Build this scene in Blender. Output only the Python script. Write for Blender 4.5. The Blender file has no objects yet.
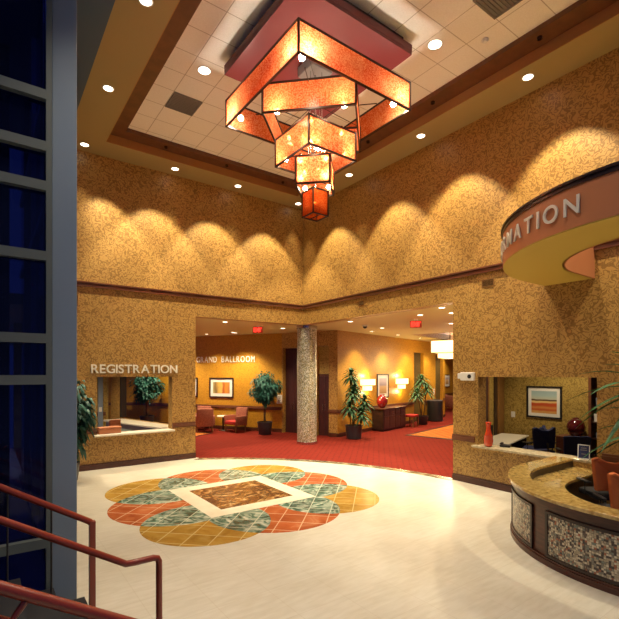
import bpy, bmesh, math, random
from mathutils import Vector, Matrix
random.seed(7)
PI = math.pi
R = math.radians
S = bpy.context.scene
COL = S.collection

# ------------------------------------------------------------------ materials
def new_mat(name):
    m = bpy.data.materials.new(name)
    m.use_nodes = True
    nt = m.node_tree
    b = nt.nodes['Principled BSDF']
    return m, nt, b

def mat(name, c, rough=.5, metal=0., spec=.5, coat=0.):
    m, nt, b = new_mat(name)
    b.inputs['Base Color'].default_value = (*c, 1)
    b.inputs['Roughness'].default_value = rough
    b.inputs['Metallic'].default_value = metal
    b.inputs['Specular IOR Level'].default_value = spec
    b.inputs['Coat Weight'].default_value = coat
    return m

def emis(name, c, s):
    m, nt, b = new_mat(name)
    b.inputs['Base Color'].default_value = (*c, 1)
    b.inputs['Emission Color'].default_value = (*c, 1)
    b.inputs['Emission Strength'].default_value = s
    return m

def N(nt, t, **kw):
    n = nt.nodes.new(t)
    for k, v in kw.items():
        setattr(n, k, v)
    return n

def coords(nt, scale=(1, 1, 1), rot=(0, 0, 0), loc=(0, 0, 0)):
    tc = N(nt, 'ShaderNodeTexCoord')
    mp = N(nt, 'ShaderNodeMapping')
    mp.inputs['Scale'].default_value = scale
    mp.inputs['Rotation'].default_value = rot
    mp.inputs['Location'].default_value = loc
    nt.links.new(tc.outputs['Object'], mp.inputs['Vector'])
    return mp.outputs['Vector']

def ramp(nt, fac, stops, interp='LINEAR'):
    r = N(nt, 'ShaderNodeValToRGB')
    r.color_ramp.interpolation = interp
    e = r.color_ramp.elements
    while len(e) > 1:
        e.remove(e[-1])
    e[0].position = stops[0][0]
    e[0].color = (*stops[0][1], 1)
    for p, c in stops[1:]:
        x = e.new(p)
        x.color = (*c, 1)
    nt.links.new(fac, r.inputs['Fac'])
    return r.outputs['Color']

def mixc(nt, f, a, b, mode='MIX'):
    m = N(nt, 'ShaderNodeMix', data_type='RGBA', blend_type=mode)
    if isinstance(f, (int, float)):
        m.inputs[0].default_value = f
    else:
        nt.links.new(f, m.inputs[0])
    for i, v in ((6, a), (7, b)):
        if isinstance(v, tuple):
            m.inputs[i].default_value = (*v, 1)
        else:
            nt.links.new(v, m.inputs[i])
    return m.outputs[2]

def wallpaper(name, light, dark, scale, rough=.45, width=.055):
    # meandering scrollwork: level lines of a warped noise
    m, nt, b = new_mat(name)
    v = coords(nt)
    n = N(nt, 'ShaderNodeTexNoise')
    n.inputs['Scale'].default_value = scale
    n.inputs['Detail'].default_value = .6
    n.inputs['Distortion'].default_value = .7
    nt.links.new(v, n.inputs['Vector'])
    mu = N(nt, 'ShaderNodeMath', operation='MULTIPLY')
    mu.inputs[1].default_value = 4.2
    nt.links.new(n.outputs[0], mu.inputs[0])
    fr = N(nt, 'ShaderNodeMath', operation='FRACT')
    nt.links.new(mu.outputs[0], fr.inputs[0])
    c = ramp(nt, fr.outputs[0], [(.0, dark), (.30, dark), (.42, light), (.85, light), (1., dark)])
    n2 = N(nt, 'ShaderNodeTexNoise')
    n2.inputs['Scale'].default_value = scale * 3
    nt.links.new(v, n2.inputs['Vector'])
    d2 = tuple(x * .72 for x in light)
    c2 = mixc(nt, .28, c, ramp(nt, n2.outputs[0], [(.35, d2), (.65, light)]))
    nt.links.new(c2, b.inputs['Base Color'])
    b.inputs['Roughness'].default_value = rough
    return m

def noisy(name, c1, c2, scale, rough=.5, detail=4, stretch=(1, 1, 1), spec=.5, coat=0., lo=.35, hi=.65):
    m, nt, b = new_mat(name)
    v = coords(nt, stretch)
    n = N(nt, 'ShaderNodeTexNoise')
    n.inputs['Scale'].default_value = scale
    n.inputs['Detail'].default_value = detail
    nt.links.new(v, n.inputs['Vector'])
    nt.links.new(ramp(nt, n.outputs[0], [(lo, c1), (hi, c2)]), b.inputs['Base Color'])
    b.inputs['Roughness'].default_value = rough
    b.inputs['Specular IOR Level'].default_value = spec
    b.inputs['Coat Weight'].default_value = coat
    return m

def stone_tiles(name, stops, nscale, tile, grout, rough=.25, rot=0., distort=1.2, mortar=.009, loc=(0, 0, 0), per_tile=.35, tile_y=None):
    # veined stone cut in square tiles
    m, nt, b = new_mat(name)
    v = coords(nt, rot=(0, 0, rot), loc=loc)
    n = N(nt, 'ShaderNodeTexNoise')
    n.inputs['Scale'].default_value = nscale
    n.inputs['Detail'].default_value = 5
    n.inputs['Distortion'].default_value = distort
    nt.links.new(v, n.inputs['Vector'])
    c = ramp(nt, n.outputs[0], stops)
    br = N(nt, 'ShaderNodeTexBrick', offset=0.)
    br.inputs['Scale'].default_value = 1
    br.inputs['Brick Width'].default_value = tile
    br.inputs['Row Height'].default_value = tile_y or tile
    br.inputs['Mortar Size'].default_value = mortar
    br.inputs['Color1'].default_value = (.55, .55, .55, 1)
    br.inputs['Color2'].default_value = (1.25, 1.25, 1.25, 1)
    br.inputs['Mortar'].default_value = (1, 1, 1, 1)
    nt.links.new(v, br.inputs['Vector'])
    c2 = mixc(nt, per_tile, c, br.outputs['Color'], 'MULTIPLY')
    c3 = mixc(nt, br.outputs['Fac'], c2, grout)
    nt.links.new(c3, b.inputs['Base Color'])
    b.inputs['Roughness'].default_value = rough
    return m

def tiny_mosaic(name, stops, cell, grout, rough=.35, metal=0.):
    m, nt, b = new_mat(name)
    v = coords(nt)
    vo = N(nt, 'ShaderNodeTexVoronoi', distance='CHEBYCHEV')
    vo.inputs['Scale'].default_value = 1 / cell
    vo.inputs['Randomness'].default_value = .25
    nt.links.new(v, vo.inputs['Vector'])
    sp = N(nt, 'ShaderNodeSeparateColor')
    nt.links.new(vo.outputs['Color'], sp.inputs[0])
    c = ramp(nt, sp.outputs[0], stops, 'CONSTANT')
    f = N(nt, 'ShaderNodeMath', operation='GREATER_THAN')
    f.inputs[1].default_value = .46
    nt.links.new(vo.outputs['Distance'], f.inputs[0])
    nt.links.new(mixc(nt, f.outputs[0], c, grout), b.inputs['Base Color'])
    b.inputs['Roughness'].default_value = rough
    b.inputs['Metallic'].default_value = metal
    return m

M = {}
M['paper'] = wallpaper('gold_wallpaper', (.47, .275, .072), (.185, .090, .018), 10.5)
M['paper_fine'] = wallpaper('amber_wallpaper', (.53, .27, .022), (.37, .165, .010), 12)
M['paper_olive'] = wallpaper('olive_wallpaper', (.42, .29, .075), (.20, .125, .025), 10)
M['paper_shade'] = wallpaper('niche_shade_paper', (.11, .075, .02), (.05, .032, .008), 10)  # wallpaper darkened so its colour carries the shade of the niches
M['wood'] = noisy('mahogany', (.055, .016, .010), (.10, .030, .017), 6, .32, stretch=(1, 1, 8))
M['wood_rail'] = noisy('walnut_rail', (.12, .040, .020), (.17, .060, .028), 5, .35, stretch=(1, 1, 6))
M['wood_dark'] = noisy('espresso_wood', (.018, .008, .007), (.040, .017, .012), 6, .35, stretch=(6, 1, 1))
M['wood_door'] = noisy('plum_door', (.040, .013, .014), (.062, .020, .020), 5, .35, stretch=(8, 8, 1))
M['wood_ceiling'] = noisy('ceiling_board', (.10, .036, .014), (.14, .050, .019), 5, .45)
M['soffit'] = mat('soffit_paint', (.36, .27, .11), .7)
M['soffit_face'] = mat('soffit_face_paint', (.36, .17, .05), .6)
M['ceil_low'] = mat('foyer_ceiling_paint', (.60, .53, .25), .75)
M['canopy_under'] = mat('canopy_olive_paint', (.60, .43, .08), .55)
M['canopy_face'] = mat('canopy_clay_paint', (.55, .21, .085), .5)
M['steel'] = mat('painted_steel', (.20, .26, .34), .42, 0., .5)
M['steel_dark'] = mat('mullion_paint', (.12, .14, .13), .5)
M['beam_blue'] = mat('blue_grey_steel', (.03, .08, .15), .45)
M['rail'] = mat('oxide_red_rail', (.24, .030, .014), .32, 0., .5, .3)
M['grey_vent'] = mat('vent_grey', (.16, .15, .14), .6)
M['bronze'] = mat('bronze', (.045, .030, .022), .4, .8)
M['bronze_grille'] = mat('bronze_grille', (.34, .18, .06), .45, .3)
M['chrome'] = mat('chrome', (.55, .55, .56), .22, 1.)
M['letter'] = mat('brushed_letter', (.82, .80, .70), .35, .1)
M['maroon'] = mat('maroon_paint', (.15, .018, .022), .5)
M['black'] = mat('black_satin', (.012, .012, .014), .4)
M['black_fabric'] = mat('black_fabric', (.016, .016, .020), .85)
M['white'] = mat('white_plastic', (.75, .74, .70), .45)
M['white_stone'] = mat('white_counter', (.78, .74, .62), .3)
M['teal_glass'] = mat('pale_green_panel', (.42, .55, .46), .25)
M['navy'] = mat('navy_fabric', (.012, .020, .085), .75)
M['orange_fabric'] = mat('orange_fabric', (.66, .17, .045), .75)
M['orange_vase'] = mat('orange_glaze', (.62, .055, .012), .18, 0., .5, .5)
M['red_glaze'] = mat('red_glaze', (.22, .010, .012), .15, 0., .5, .6)
M['maroon_glaze'] = mat('maroon_glaze', (.085, .006, .010), .15, 0., .5, .6)
M['leather'] = mat('tan_leather', (.42, .15, .06), .5)
M['rose_fabric'] = noisy('rose_fabric', (.22, .060, .035), (.32, .11, .06), 30, .85)
M['red_fabric'] = mat('red_fabric', (.42, .022, .018), .8)
M['chair_wood'] = mat('chair_wood', (.20, .085, .03), .45)
M['amber_wood'] = noisy('amber_wood', (.20, .09, .022), (.28, .13, .035), 6, .45, stretch=(4, 4, 1))
M['pot'] = mat('slate_pot', (.030, .028, .036), .4)
M['soil'] = mat('soil', (.02, .014, .01), .9)
M['bark'] = noisy('bark', (.12, .075, .04), (.20, .14, .08), 25, .9)
M['leaf_teal'] = noisy('ficus_leaf', (.008, .075, .058), (.022, .15, .11), 9, .62)
M['leaf_green'] = noisy('dracaena_leaf', (.018, .085, .035), (.05, .16, .06), 9, .62)
M['leaf_palm'] = noisy('palm_leaf', (.010, .075, .025), (.035, .17, .05), 4, .6)
M['leaf_dark'] = noisy('weeping_leaf', (.008, .055, .045), (.02, .12, .085), 9, .5)
M['lamp'] = emis('lamp_lens', (1., .90, .70), 7)
M['lamp_low'] = emis('small_lamp_lens', (1., .88, .66), 7)
M['bulb'] = emis('bulb', (1., .76, .50), 100)
M['bulb_top'] = emis('bulb_top', (1., .87, .70), 320)
M['exit_red'] = emis('exit_letter_glow', (1., .035, .02), 3.5)
M['exit_plate'] = mat('exit_plate', (.50, .10, .07), .4)
M['shade'] = emis('lit_shade', (1., .70, .30), 2.6)
M['granite'] = noisy('gold_granite', (.29, .17, .040), (.58, .42, .15), 16, .13, detail=9, coat=.4, lo=.3, hi=.7)
M['granite_pale'] = noisy('pale_granite', (.40, .33, .20), (.62, .54, .37), 14, .2, detail=8)
M['mirror_dark'] = mat('dark_glazing', (.006, .008, .022), .08, 0., .8)

def glass_blue():
    m, nt, b = new_mat('night_glass')
    out = nt.nodes['Material Output']
    b.inputs['Base Color'].default_value = (.006, .008, .035, 1)
    b.inputs['Roughness'].default_value = .06
    t = N(nt, 'ShaderNodeBsdfTransparent')
    t.inputs[0].default_value = (.30, .36, .75, 1)
    mx = N(nt, 'ShaderNodeMixShader')
    mx.inputs[0].default_value = .45
    nt.links.new(t.outputs[0], mx.inputs[1])
    nt.links.new(b.outputs[0], mx.inputs[2])
    nt.links.new(mx.outputs[0], out.inputs['Surface'])
    return m
M['glass_blue'] = glass_blue()

def art_glass(name='amber_art_glass', dim=1.):
    m, nt, b = new_mat(name)
    out = nt.nodes['Material Output']
    v = coords(nt)
    n = N(nt, 'ShaderNodeTexNoise')
    n.inputs['Scale'].default_value = 2.2
    n.inputs['Detail'].default_value = 3
    nt.links.new(v, n.inputs['Vector'])
    n2 = N(nt, 'ShaderNodeTexNoise')
    n2.inputs['Scale'].default_value = 45
    nt.links.new(v, n2.inputs['Vector'])
    a = ramp(nt, n.outputs[0], [(.30, (.66, .065, .014)), (.52, (.86, .16, .035)), (.72, (.95, .34, .12))])
    c = mixc(nt, .35, a, ramp(nt, n2.outputs[0], [(.42, (.60, .09, .02)), (.58, (1., .60, .30))]))
    c = mixc(nt, 1., c, (min(1., .4 + dim * .6), dim, dim * dim), 'MULTIPLY')
    tr = N(nt, 'ShaderNodeBsdfTranslucent')
    nt.links.new(c, tr.inputs[0])
    b.inputs['Roughness'].default_value = .25
    nt.links.new(c, b.inputs['Base Color'])
    tp = N(nt, 'ShaderNodeBsdfTransparent')
    nt.links.new(c, tp.inputs[0])
    m1 = N(nt, 'ShaderNodeMixShader')
    m1.inputs[0].default_value = .18
    nt.links.new(tr.outputs[0], m1.inputs[1])
    nt.links.new(b.outputs[0], m1.inputs[2])
    m2 = N(nt, 'ShaderNodeMixShader')
    m2.inputs[0].default_value = .14
    nt.links.new(m1.outputs[0], m2.inputs[1])
    nt.links.new(tp.outputs[0], m2.inputs[2])
    nt.links.new(m2.outputs[0], out.inputs['Surface'])
    return m
M['art_glass'] = art_glass()
M['art_red'] = art_glass('red_art_glass', .45)

def floor_mat():
    m, nt, b = new_mat('cream_floor_tile')
    v = coords(nt)
    n = N(nt, 'ShaderNodeTexNoise')
    n.inputs['Scale'].default_value = 1.6
    n.inputs['Detail'].default_value = 7
    nt.links.new(v, n.inputs['Vector'])
    v2 = coords(nt, (1.2, 6, 1))
    n2 = N(nt, 'ShaderNodeTexNoise')
    n2.inputs['Scale'].default_value = 3
    n2.inputs['Detail'].default_value = 5
    nt.links.new(v2, n2.inputs['Vector'])
    a = ramp(nt, n.outputs[0], [(.35, (.57, .53, .43)), (.65, (.66, .63, .54))])
    c = mixc(nt, .4, a, ramp(nt, n2.outputs[0], [(.35, (.52, .48, .38)), (.65, (.68, .65, .56))]))
    br = N(nt, 'ShaderNodeTexBrick', offset=0.)
    br.inputs['Scale'].default_value = 1
    br.inputs['Brick Width'].default_value = .6
    br.inputs['Row Height'].default_value = .6
    br.inputs['Mortar Size'].default_value = .004
    nt.links.new(v, br.inputs['Vector'])
    f = N(nt, 'ShaderNodeMath', operation='MULTIPLY')
    f.inputs[1].default_value = .25
    nt.links.new(br.outputs['Fac'], f.inputs[0])
    nt.links.new(mixc(nt, f.outputs[0], c, (.40, .33, .22)), b.inputs['Base Color'])
    b.inputs['Roughness'].default_value = .30
    b.inputs['Specular IOR Level'].default_value = .35
    return m
M['floor'] = floor_mat()

def carpet_mat(name, c1, c2, c3, cell):
    m, nt, b = new_mat(name)
    v = coords(nt, rot=(0, 0, R(45)))
    ck = N(nt, 'ShaderNodeTexVoronoi', distance='CHEBYCHEV')
    ck.inputs['Scale'].default_value = 1 / cell
    ck.inputs['Randomness'].default_value = .15
    nt.links.new(v, ck.inputs['Vector'])
    c = ramp(nt, ck.outputs['Distance'], [(.0, c3), (.12, c1), (.38, c1), (.5, c2)])
    n = N(nt, 'ShaderNodeTexNoise')
    n.inputs['Scale'].default_value = 60
    nt.links.new(v, n.inputs['Vector'])
    nt.links.new(mixc(nt, .3, c, ramp(nt, n.outputs[0], [(.35, c2), (.65, c1)])), b.inputs['Base Color'])
    b.inputs['Roughness'].default_value = .95
    b.inputs['Specular IOR Level'].default_value = .1
    return m
M['carpet'] = carpet_mat('red_carpet', (.165, .016, .009), (.105, .009, .006), (.21, .036, .014), .16)
M['rug'] = carpet_mat('gold_rug_carpet', (.50, .17, .035), (.30, .06, .015), (.55, .32, .10), .30)

def ceiling_tile():
    m, nt, b = new_mat('acoustic_tile')
    v = coords(nt, loc=(5.43, 2.53, 0))
    br = N(nt, 'ShaderNodeTexBrick', offset=0.)
    br.inputs['Scale'].default_value = 1
    br.inputs['Brick Width'].default_value = .61
    br.inputs['Row Height'].default_value = .61
    br.inputs['Mortar Size'].default_value = .008
    nt.links.new(v, br.inputs['Vector'])
    n = N(nt, 'ShaderNodeTexNoise')
    n.inputs['Scale'].default_value = 40
    nt.links.new(v, n.inputs['Vector'])
    c = ramp(nt, n.outputs[0], [(.3, (.82, .78, .71)), (.7, (.88, .84, .78))])
    nt.links.new(mixc(nt, br.outputs['Fac'], c, (.50, .44, .37)), b.inputs['Base Color'])
    b.inputs['Roughness'].default_value = .85
    return m
M['tile'] = ceiling_tile()

W_ = (.62, .57, .42)
M['gold_stone'] = stone_tiles('gold_marble_tiles', [(.3, (.34, .17, .022)), (.55, (.45, .26, .042)), (.75, (.52, .34, .09))], 3, .38, (.62, .48, .20), rot=R(45))
M['terra_stone'] = stone_tiles('terracotta_marble_tiles', [(.3, (.34, .070, .020)), (.55, (.45, .115, .035)), (.75, (.54, .20, .085))], 2.5, .38, (.66, .42, .25), rot=R(45))
M['green_stone'] = stone_tiles('green_marble_tiles', [(.30, (.02, .05, .035)), (.45, (.09, .17, .12)), (.55, (.28, .36, .28)), (.68, (.55, .58, .47))], 3.2, .38, (.50, .54, .42), rot=R(45), distort=2.5, per_tile=.75)
M['brown_stone'] = stone_tiles('brown_marble_tiles', [(.30, (.05, .014, .006)), (.45, (.15, .05, .014)), (.55, (.30, .15, .04)), (.7, (.55, .40, .20))], 3, .30, (.10, .05, .02), rot=R(45), distort=3, mortar=.006, per_tile=.6)
M['cream_stone'] = noisy('cream_marble', (.70, .64, .48), (.78, .73, .58), 4, .3)
M['border_stone'] = stone_tiles('slate_border_tiles', [(.35, (.05, .035, .02)), (.5, (.16, .13, .08)), (.65, (.36, .28, .16))], 4, .3, (.35, .30, .2), per_tile=.7)
M['column'] = tiny_mosaic('silver_gold_mosaic', [(0, (.22, .22, .14)), (.18, (.42, .43, .32)), (.42, (.62, .63, .52)), (.66, (.46, .40, .18)), (.80, (.80, .78, .68)), (.93, (.24, .22, .16))], .028, (.30, .27, .19), .28, .35)
M['desk_mosaic'] = tiny_mosaic('desk_mosaic', [(0, (.05, .035, .03)), (.16, (.38, .32, .22)), (.40, (.55, .48, .34)), (.60, (.20, .19, .15)), (.72, (.34, .11, .05)), (.80, (.62, .56, .42)), (.92, (.16, .20, .17))], .025, (.10, .07, .055), .3)

def picture_mat(name, stops, axis='Z', lo=0., hi=1., wob=.15, scale=3):
    m, nt, b = new_mat(name)
    tc = N(nt, 'ShaderNodeTexCoord')
    sx = N(nt, 'ShaderNodeSeparateXYZ')
    nt.links.new(tc.outputs['Object'], sx.inputs[0])
    mr = N(nt, 'ShaderNodeMapRange')
    mr.inputs['From Min'].default_value = lo
    mr.inputs['From Max'].default_value = hi
    nt.links.new(sx.outputs[axis], mr.inputs['Value'])
    n = N(nt, 'ShaderNodeTexNoise')
    n.inputs['Scale'].default_value = scale
    nt.links.new(tc.outputs['Object'], n.inputs['Vector'])
    a = N(nt, 'ShaderNodeMath', operation='MULTIPLY_ADD')
    a.inputs[1].default_value = wob
    nt.links.new(n.outputs[0], a.inputs[0])
    a2 = N(nt, 'ShaderNodeMath', operation='SUBTRACT')
    a2.inputs[1].default_value = wob / 2
    nt.links.new(mr.outputs[0], a.inputs[2])
    nt.links.new(a.outputs[0], a2.inputs[0])
    nt.links.new(ramp(nt, a2.outputs[0], stops), b.inputs['Base Color'])
    b.inputs['Roughness'].default_value = .35
    return m

# ------------------------------------------------------------------ mesh helpers
def new():
    return bmesh.new()

def box(bm, lo, hi, mx=None):
    x0, y0, z0 = lo
    x1, y1, z1 = hi
    vs = [bm.verts.new(p) for p in ((x0, y0, z0), (x1, y0, z0), (x1, y1, z0), (x0, y1, z0), (x0, y0, z1), (x1, y0, z1), (x1, y1, z1), (x0, y1, z1))]
    for f in ((0, 3, 2, 1), (4, 5, 6, 7), (0, 1, 5, 4), (1, 2, 6, 5), (2, 3, 7, 6), (3, 0, 4, 7)):
        bm.faces.new([vs[i] for i in f])
    if mx is not None:
        bmesh.ops.transform(bm, matrix=mx, verts=vs)
    return vs

def rbox(bm, lo, hi, r=.02, mx=None, seg=2):
    vs = box(bm, lo, hi)
    es = list({e for v in vs for e in v.link_edges})
    ret = bmesh.ops.bevel(bm, geom=es, offset=r, segments=seg, affect='EDGES', profile=.5)
    nv = list({v for f in ret['faces'] for v in f.verts} | {v for v in vs if v.is_valid})
    if mx is not None:
        bmesh.ops.transform(bm, matrix=mx, verts=nv)
    return nv

def bar(bm, a, b, w, h=None):
    a, b = Vector(a), Vector(b)
    h = h or w
    d = b - a
    L = d.length
    q = d.to_track_quat('X', 'Z')
    mx = Matrix.Translation(a) @ q.to_matrix().to_4x4()
    box(bm, (0, -w / 2, -h / 2), (L, w / 2, h / 2), mx)

def tube(bm, pts, r, n=10, cap=True):
    pts = [Vector(p) for p in pts]
    rs = r if isinstance(r, (list, tuple)) else [r] * len(pts)
    rings = []
    for i, p in enumerate(pts):
        d0 = (pts[i] - pts[i - 1]).normalized() if i else None
        d1 = (pts[i + 1] - pts[i]).normalized() if i < len(pts) - 1 else None
        d = ((d0 or d1) + (d1 or d0)).normalized()
        up = Vector((0, 0, 1)) if abs(d.z) < .95 else Vector((1, 0, 0))
        s = d.cross(up).normalized()
        t = s.cross(d).normalized()
        rings.append([bm.verts.new(p + (s * math.cos(2 * PI * k / n) + t * math.sin(2 * PI * k / n)) * rs[i]) for k in range(n)])
    for A, B in zip(rings, rings[1:]):
        for k in range(n):
            bm.faces.new((A[k], A[(k + 1) % n], B[(k + 1) % n], B[k]))
    if cap:
        bm.faces.new(rings[0][::-1])
        bm.faces.new(rings[-1])

def lathe(bm, prof, n=24, c=(0, 0, 0), cap=True):
    rings = []
    for r, z in prof:
        rings.append([bm.verts.new((c[0] + r * math.cos(2 * PI * k / n), c[1] + r * math.sin(2 * PI * k / n), c[2] + z)) for k in range(n)])
    for A, B in zip(rings, rings[1:]):
        for k in range(n):
            bm.faces.new((A[k], A[(k + 1) % n], B[(k + 1) % n], B[k]))
    if cap:
        bm.faces.new(rings[0][::-1])
        bm.faces.new(rings[-1])

def prism(bm, poly, z0, z1):
    a = [bm.verts.new((p[0], p[1], z0)) for p in poly]
    b = [bm.verts.new((p[0], p[1], z1)) for p in poly]
    n = len(poly)
    bm.faces.new(a[::-1])
    bm.faces.new(b)
    for i in range(n):
        bm.faces.new((a[i], a[(i + 1) % n], b[(i + 1) % n], b[i]))

def strip(bm, inner, outer, z0, z1):
    """solid band between two open polylines of equal length"""
    rows = []
    for (p, q) in zip(inner, outer):
        rows.append([bm.verts.new((p[0], p[1], z0)), bm.verts.new((q[0], q[1], z0)), bm.verts.new((q[0], q[1], z1)), bm.verts.new((p[0], p[1], z1))])
    for A, B in zip(rows, rows[1:]):
        for k in range(4):
            bm.faces.new((A[k], A[(k + 1) % 4], B[(k + 1) % 4], B[k]))
    bm.faces.new(rows[0][::-1])
    bm.faces.new(rows[-1])

def obj(name, bm, m, parent=None, smooth=False, bev=0.):
    bmesh.ops.recalc_face_normals(bm, faces=bm.faces)
    me = bpy.data.meshes.new(name)
    bm.to_mesh(me)
    bm.free()
    me.materials.append(m)
    o = bpy.data.objects.new(name, me)
    COL.objects.link(o)
    if smooth:
        for p in me.polygons:
            p.use_smooth = True
        if smooth == 'auto':
            me.set_sharp_from_angle(angle=R(35))
    if bev:
        md = o.modifiers.new('edge', 'BEVEL')
        md.width = bev
        md.segments = 2
        md.limit_method = 'ANGLE'
    if parent is not None:
        o.parent = parent
    return o

def struct(name, bm, m, **kw):
    o = obj(name, bm, m, **kw)
    o['kind'] = 'structure'
    return o

def thing(name, label, cat, loc=(0, 0, 0), rz=0., group=None):
    o = bpy.data.objects.new(name, None)
    COL.objects.link(o)
    o.empty_display_size = .1
    o.location = loc
    o.rotation_euler = (0, 0, rz)
    o['label'] = label
    o['category'] = cat
    if group:
        o['group'] = group
    return o

def tag(o, label, cat, group=None):
    o['label'] = label
    o['category'] = cat
    if group:
        o['group'] = group
    return o

def dup(root, loc=None, rz=None, label=None):
    r = root.copy()
    COL.objects.link(r)
    if loc is not None:
        r.location = loc
    if rz is not None:
        r.rotation_euler = (0, 0, rz)
    if label:
        r['label'] = label
    def rec(src, dst):
        for ch in list(src.children):
            c = ch.copy()
            COL.objects.link(c)
            c.parent = dst
            rec(ch, c)
    rec(root, r)
    return r

# ------------------------------------------------------------------ the plan
# x runs along the north wall, y along the east wall, the inner corner is the origin.
TH = .30
def frame(A, B):
    d = Vector((B[0] - A[0], B[1] - A[1]))
    return math.atan2(d.y, d.x), round(d.length, 3)

def wall(name, A, B, z0, z1, holes, m, th=TH):
    ang, L = frame(A, B)
    holes = [tuple(round(v, 3) for v in h) for h in holes]
    ss = sorted({0., L} | {h[0] for h in holes} | {h[1] for h in holes})
    zs = sorted({z0, z1} | {h[2] for h in holes} | {h[3] for h in holes})
    mx = Matrix.Translation((A[0], A[1], 0)) @ Matrix.Rotation(ang, 4, 'Z')
    bm = new()
    def hole(s, z):
        return any(h[0] < s < h[1] and h[2] < z < h[3] for h in holes)
    for s0, s1 in zip(ss, ss[1:]):
        for za, zb in zip(zs, zs[1:]):
            if not hole((s0 + s1) / 2, (za + zb) / 2):
                box(bm, (s0, 0, za), (s1, th, zb), mx)
    bmesh.ops.remove_doubles(bm, verts=bm.verts, dist=1e-4)
    seen = {}
    for f in bm.faces:
        seen.setdefault(tuple(sorted(v.index for v in f.verts)), []).append(f)
    bm.verts.index_update()
    seen = {}
    for f in bm.faces:
        seen.setdefault(tuple(sorted(v.index for v in f.verts)), []).append(f)
    bmesh.ops.delete(bm, geom=[f for v in seen.values() if len(v) > 1 for f in v], context='FACES')
    return struct(name, bm, m)

def along(name, A, B, segs, prof, m):
    """mouldings on the room side of the line A-B; prof = list of (depth, z0, z1)"""
    ang, L = frame(A, B)
    mx = Matrix.Translation((A[0], A[1], 0)) @ Matrix.Rotation(ang, 4, 'Z')
    bm = new()
    for s0, s1 in segs:
        for d, z0, z1 in prof:
            box(bm, (s0, -d, z0), (s1, 0, z1), mx)
    return struct(name, bm, m)

H1 = 7.83       # lobby soffit
HL = 4.0        # foyer ceiling
NW, NE_ = (-7.8, 0), (0, 0)
wall('wall_north', NW, NE_, 0, 8.4, [(1.518, 3.402, .815, 2.30), (4.073, 7.8, 0, HL)], M['paper'])
wall('wall_east', (0, 0), (0, -15), 0, 8.4, [(0, 5.856, 0, HL), (6.485, 8.774, .815, 2.32)], M['paper'])
CROWN = [(.05, 4.52, 4.57), (.035, 4.57, 4.61), (.07, 4.61, 4.64)]
RAIL = [(.03, .90, .93), (.045, .93, .99), (.03, .99, 1.03)]
BASE = [(.03, 0, .12), (.018, .12, .15)]
along('trim_north', NW, NE_, [(0, 7.8)], CROWN, M['wood_rail'])
along('trim_east', (0, 0), (0, -15), [(0, 15)], CROWN, M['wood_rail'])
along('trim_rail_north', NW, NE_, [(0, 1.518), (3.402, 4.073)], RAIL, M['wood_rail'])
along('trim_rail_east', (0, 0), (0, -15), [(5.856, 6.41), (8.86, 15)], RAIL, M['wood_rail'])
along('baseboard_north', NW, NE_, [(0, 4.073)], BASE, M['wood'])
along('baseboard_east', (0, 0), (0, -15), [(5.856, 15)], BASE, M['wood'])

# foyer: long wall E (rotated 14.5 degrees), door wall D, ballroom wall C
P0 = Vector((2.07, .70))
e_ = Vector((math.cos(R(14.5)), math.sin(R(14.5))))
n_ = Vector((-e_.y, e_.x))
def EP(t, off=0.):
    return P0 + e_ * t + n_ * off
CA = Vector((1.12, 3.06))
cdir = Vector((-.514, .858)).normalized()
def CP(t, off=0.):                       # off towards the room
    return CA + cdir * t + Vector((-cdir.y, cdir.x)) * off
angE = R(14.5)
angC = math.atan2(-cdir.y, -cdir.x)
angD, LD = frame(CA, P0)
CF = CP(7.2)
RT = 3.4
wall('wall_foyer', EP(.75), EP(10.08), 0, 4.6, [(6.31 - .75, 7.37 - .75, 0, RT), (8.82 - .75, 9.81 - .75, 0, RT - .05)], M['paper_fine'], .88)
wall('wall_foyer_corner', P0, EP(.75), 0, 4.6, [], M['paper_fine'], .04)
along('trim_rail_foyer', P0, EP(10.08), [(0, 6.31), (7.37, 8.82), (9.81, 10.08)], RAIL, M['wood_rail'])
along('baseboard_foyer', P0, EP(10.08), [(0, 6.31), (7.37, 8.82), (9.81, 10.08)], BASE, M['wood'])
# door wall runs from CA to P0; distances along it measured from CA
wall('wall_doors', CA, P0, 0, 4.6, [(.05, .85, 0, RT), (LD - .89, LD - .37, 0, RT + .03)], M['paper'], .55)
along('trim_rail_doors', CA, P0, [(.85, LD - .89), (LD - .37, LD)], RAIL, M['wood_rail'])
along('baseboard_doors', CA, P0, [(.85, LD - .89), (LD - .37, LD)], BASE, M['wood'])
wall('wall_ballroom', CF, CA, 0, 4.6, [], M['paper_fine'])
along('trim_rail_ballroom', CF, CA, [(0, 7.2)], RAIL, M['wood_rail'])
along('baseboard_ballroom', CF, CA, [(0, 7.2)], BASE, M['wood'])
CG = CF + Vector((-.8075, .5899)) * 5
wall('wall_ballroom_end', CG, CF, 0, 4.6, [], M['paper_fine'])
along('trim_rail_ballroom_end', CG, CF, [(0, 5)], RAIL, M['wood_rail'])
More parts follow.
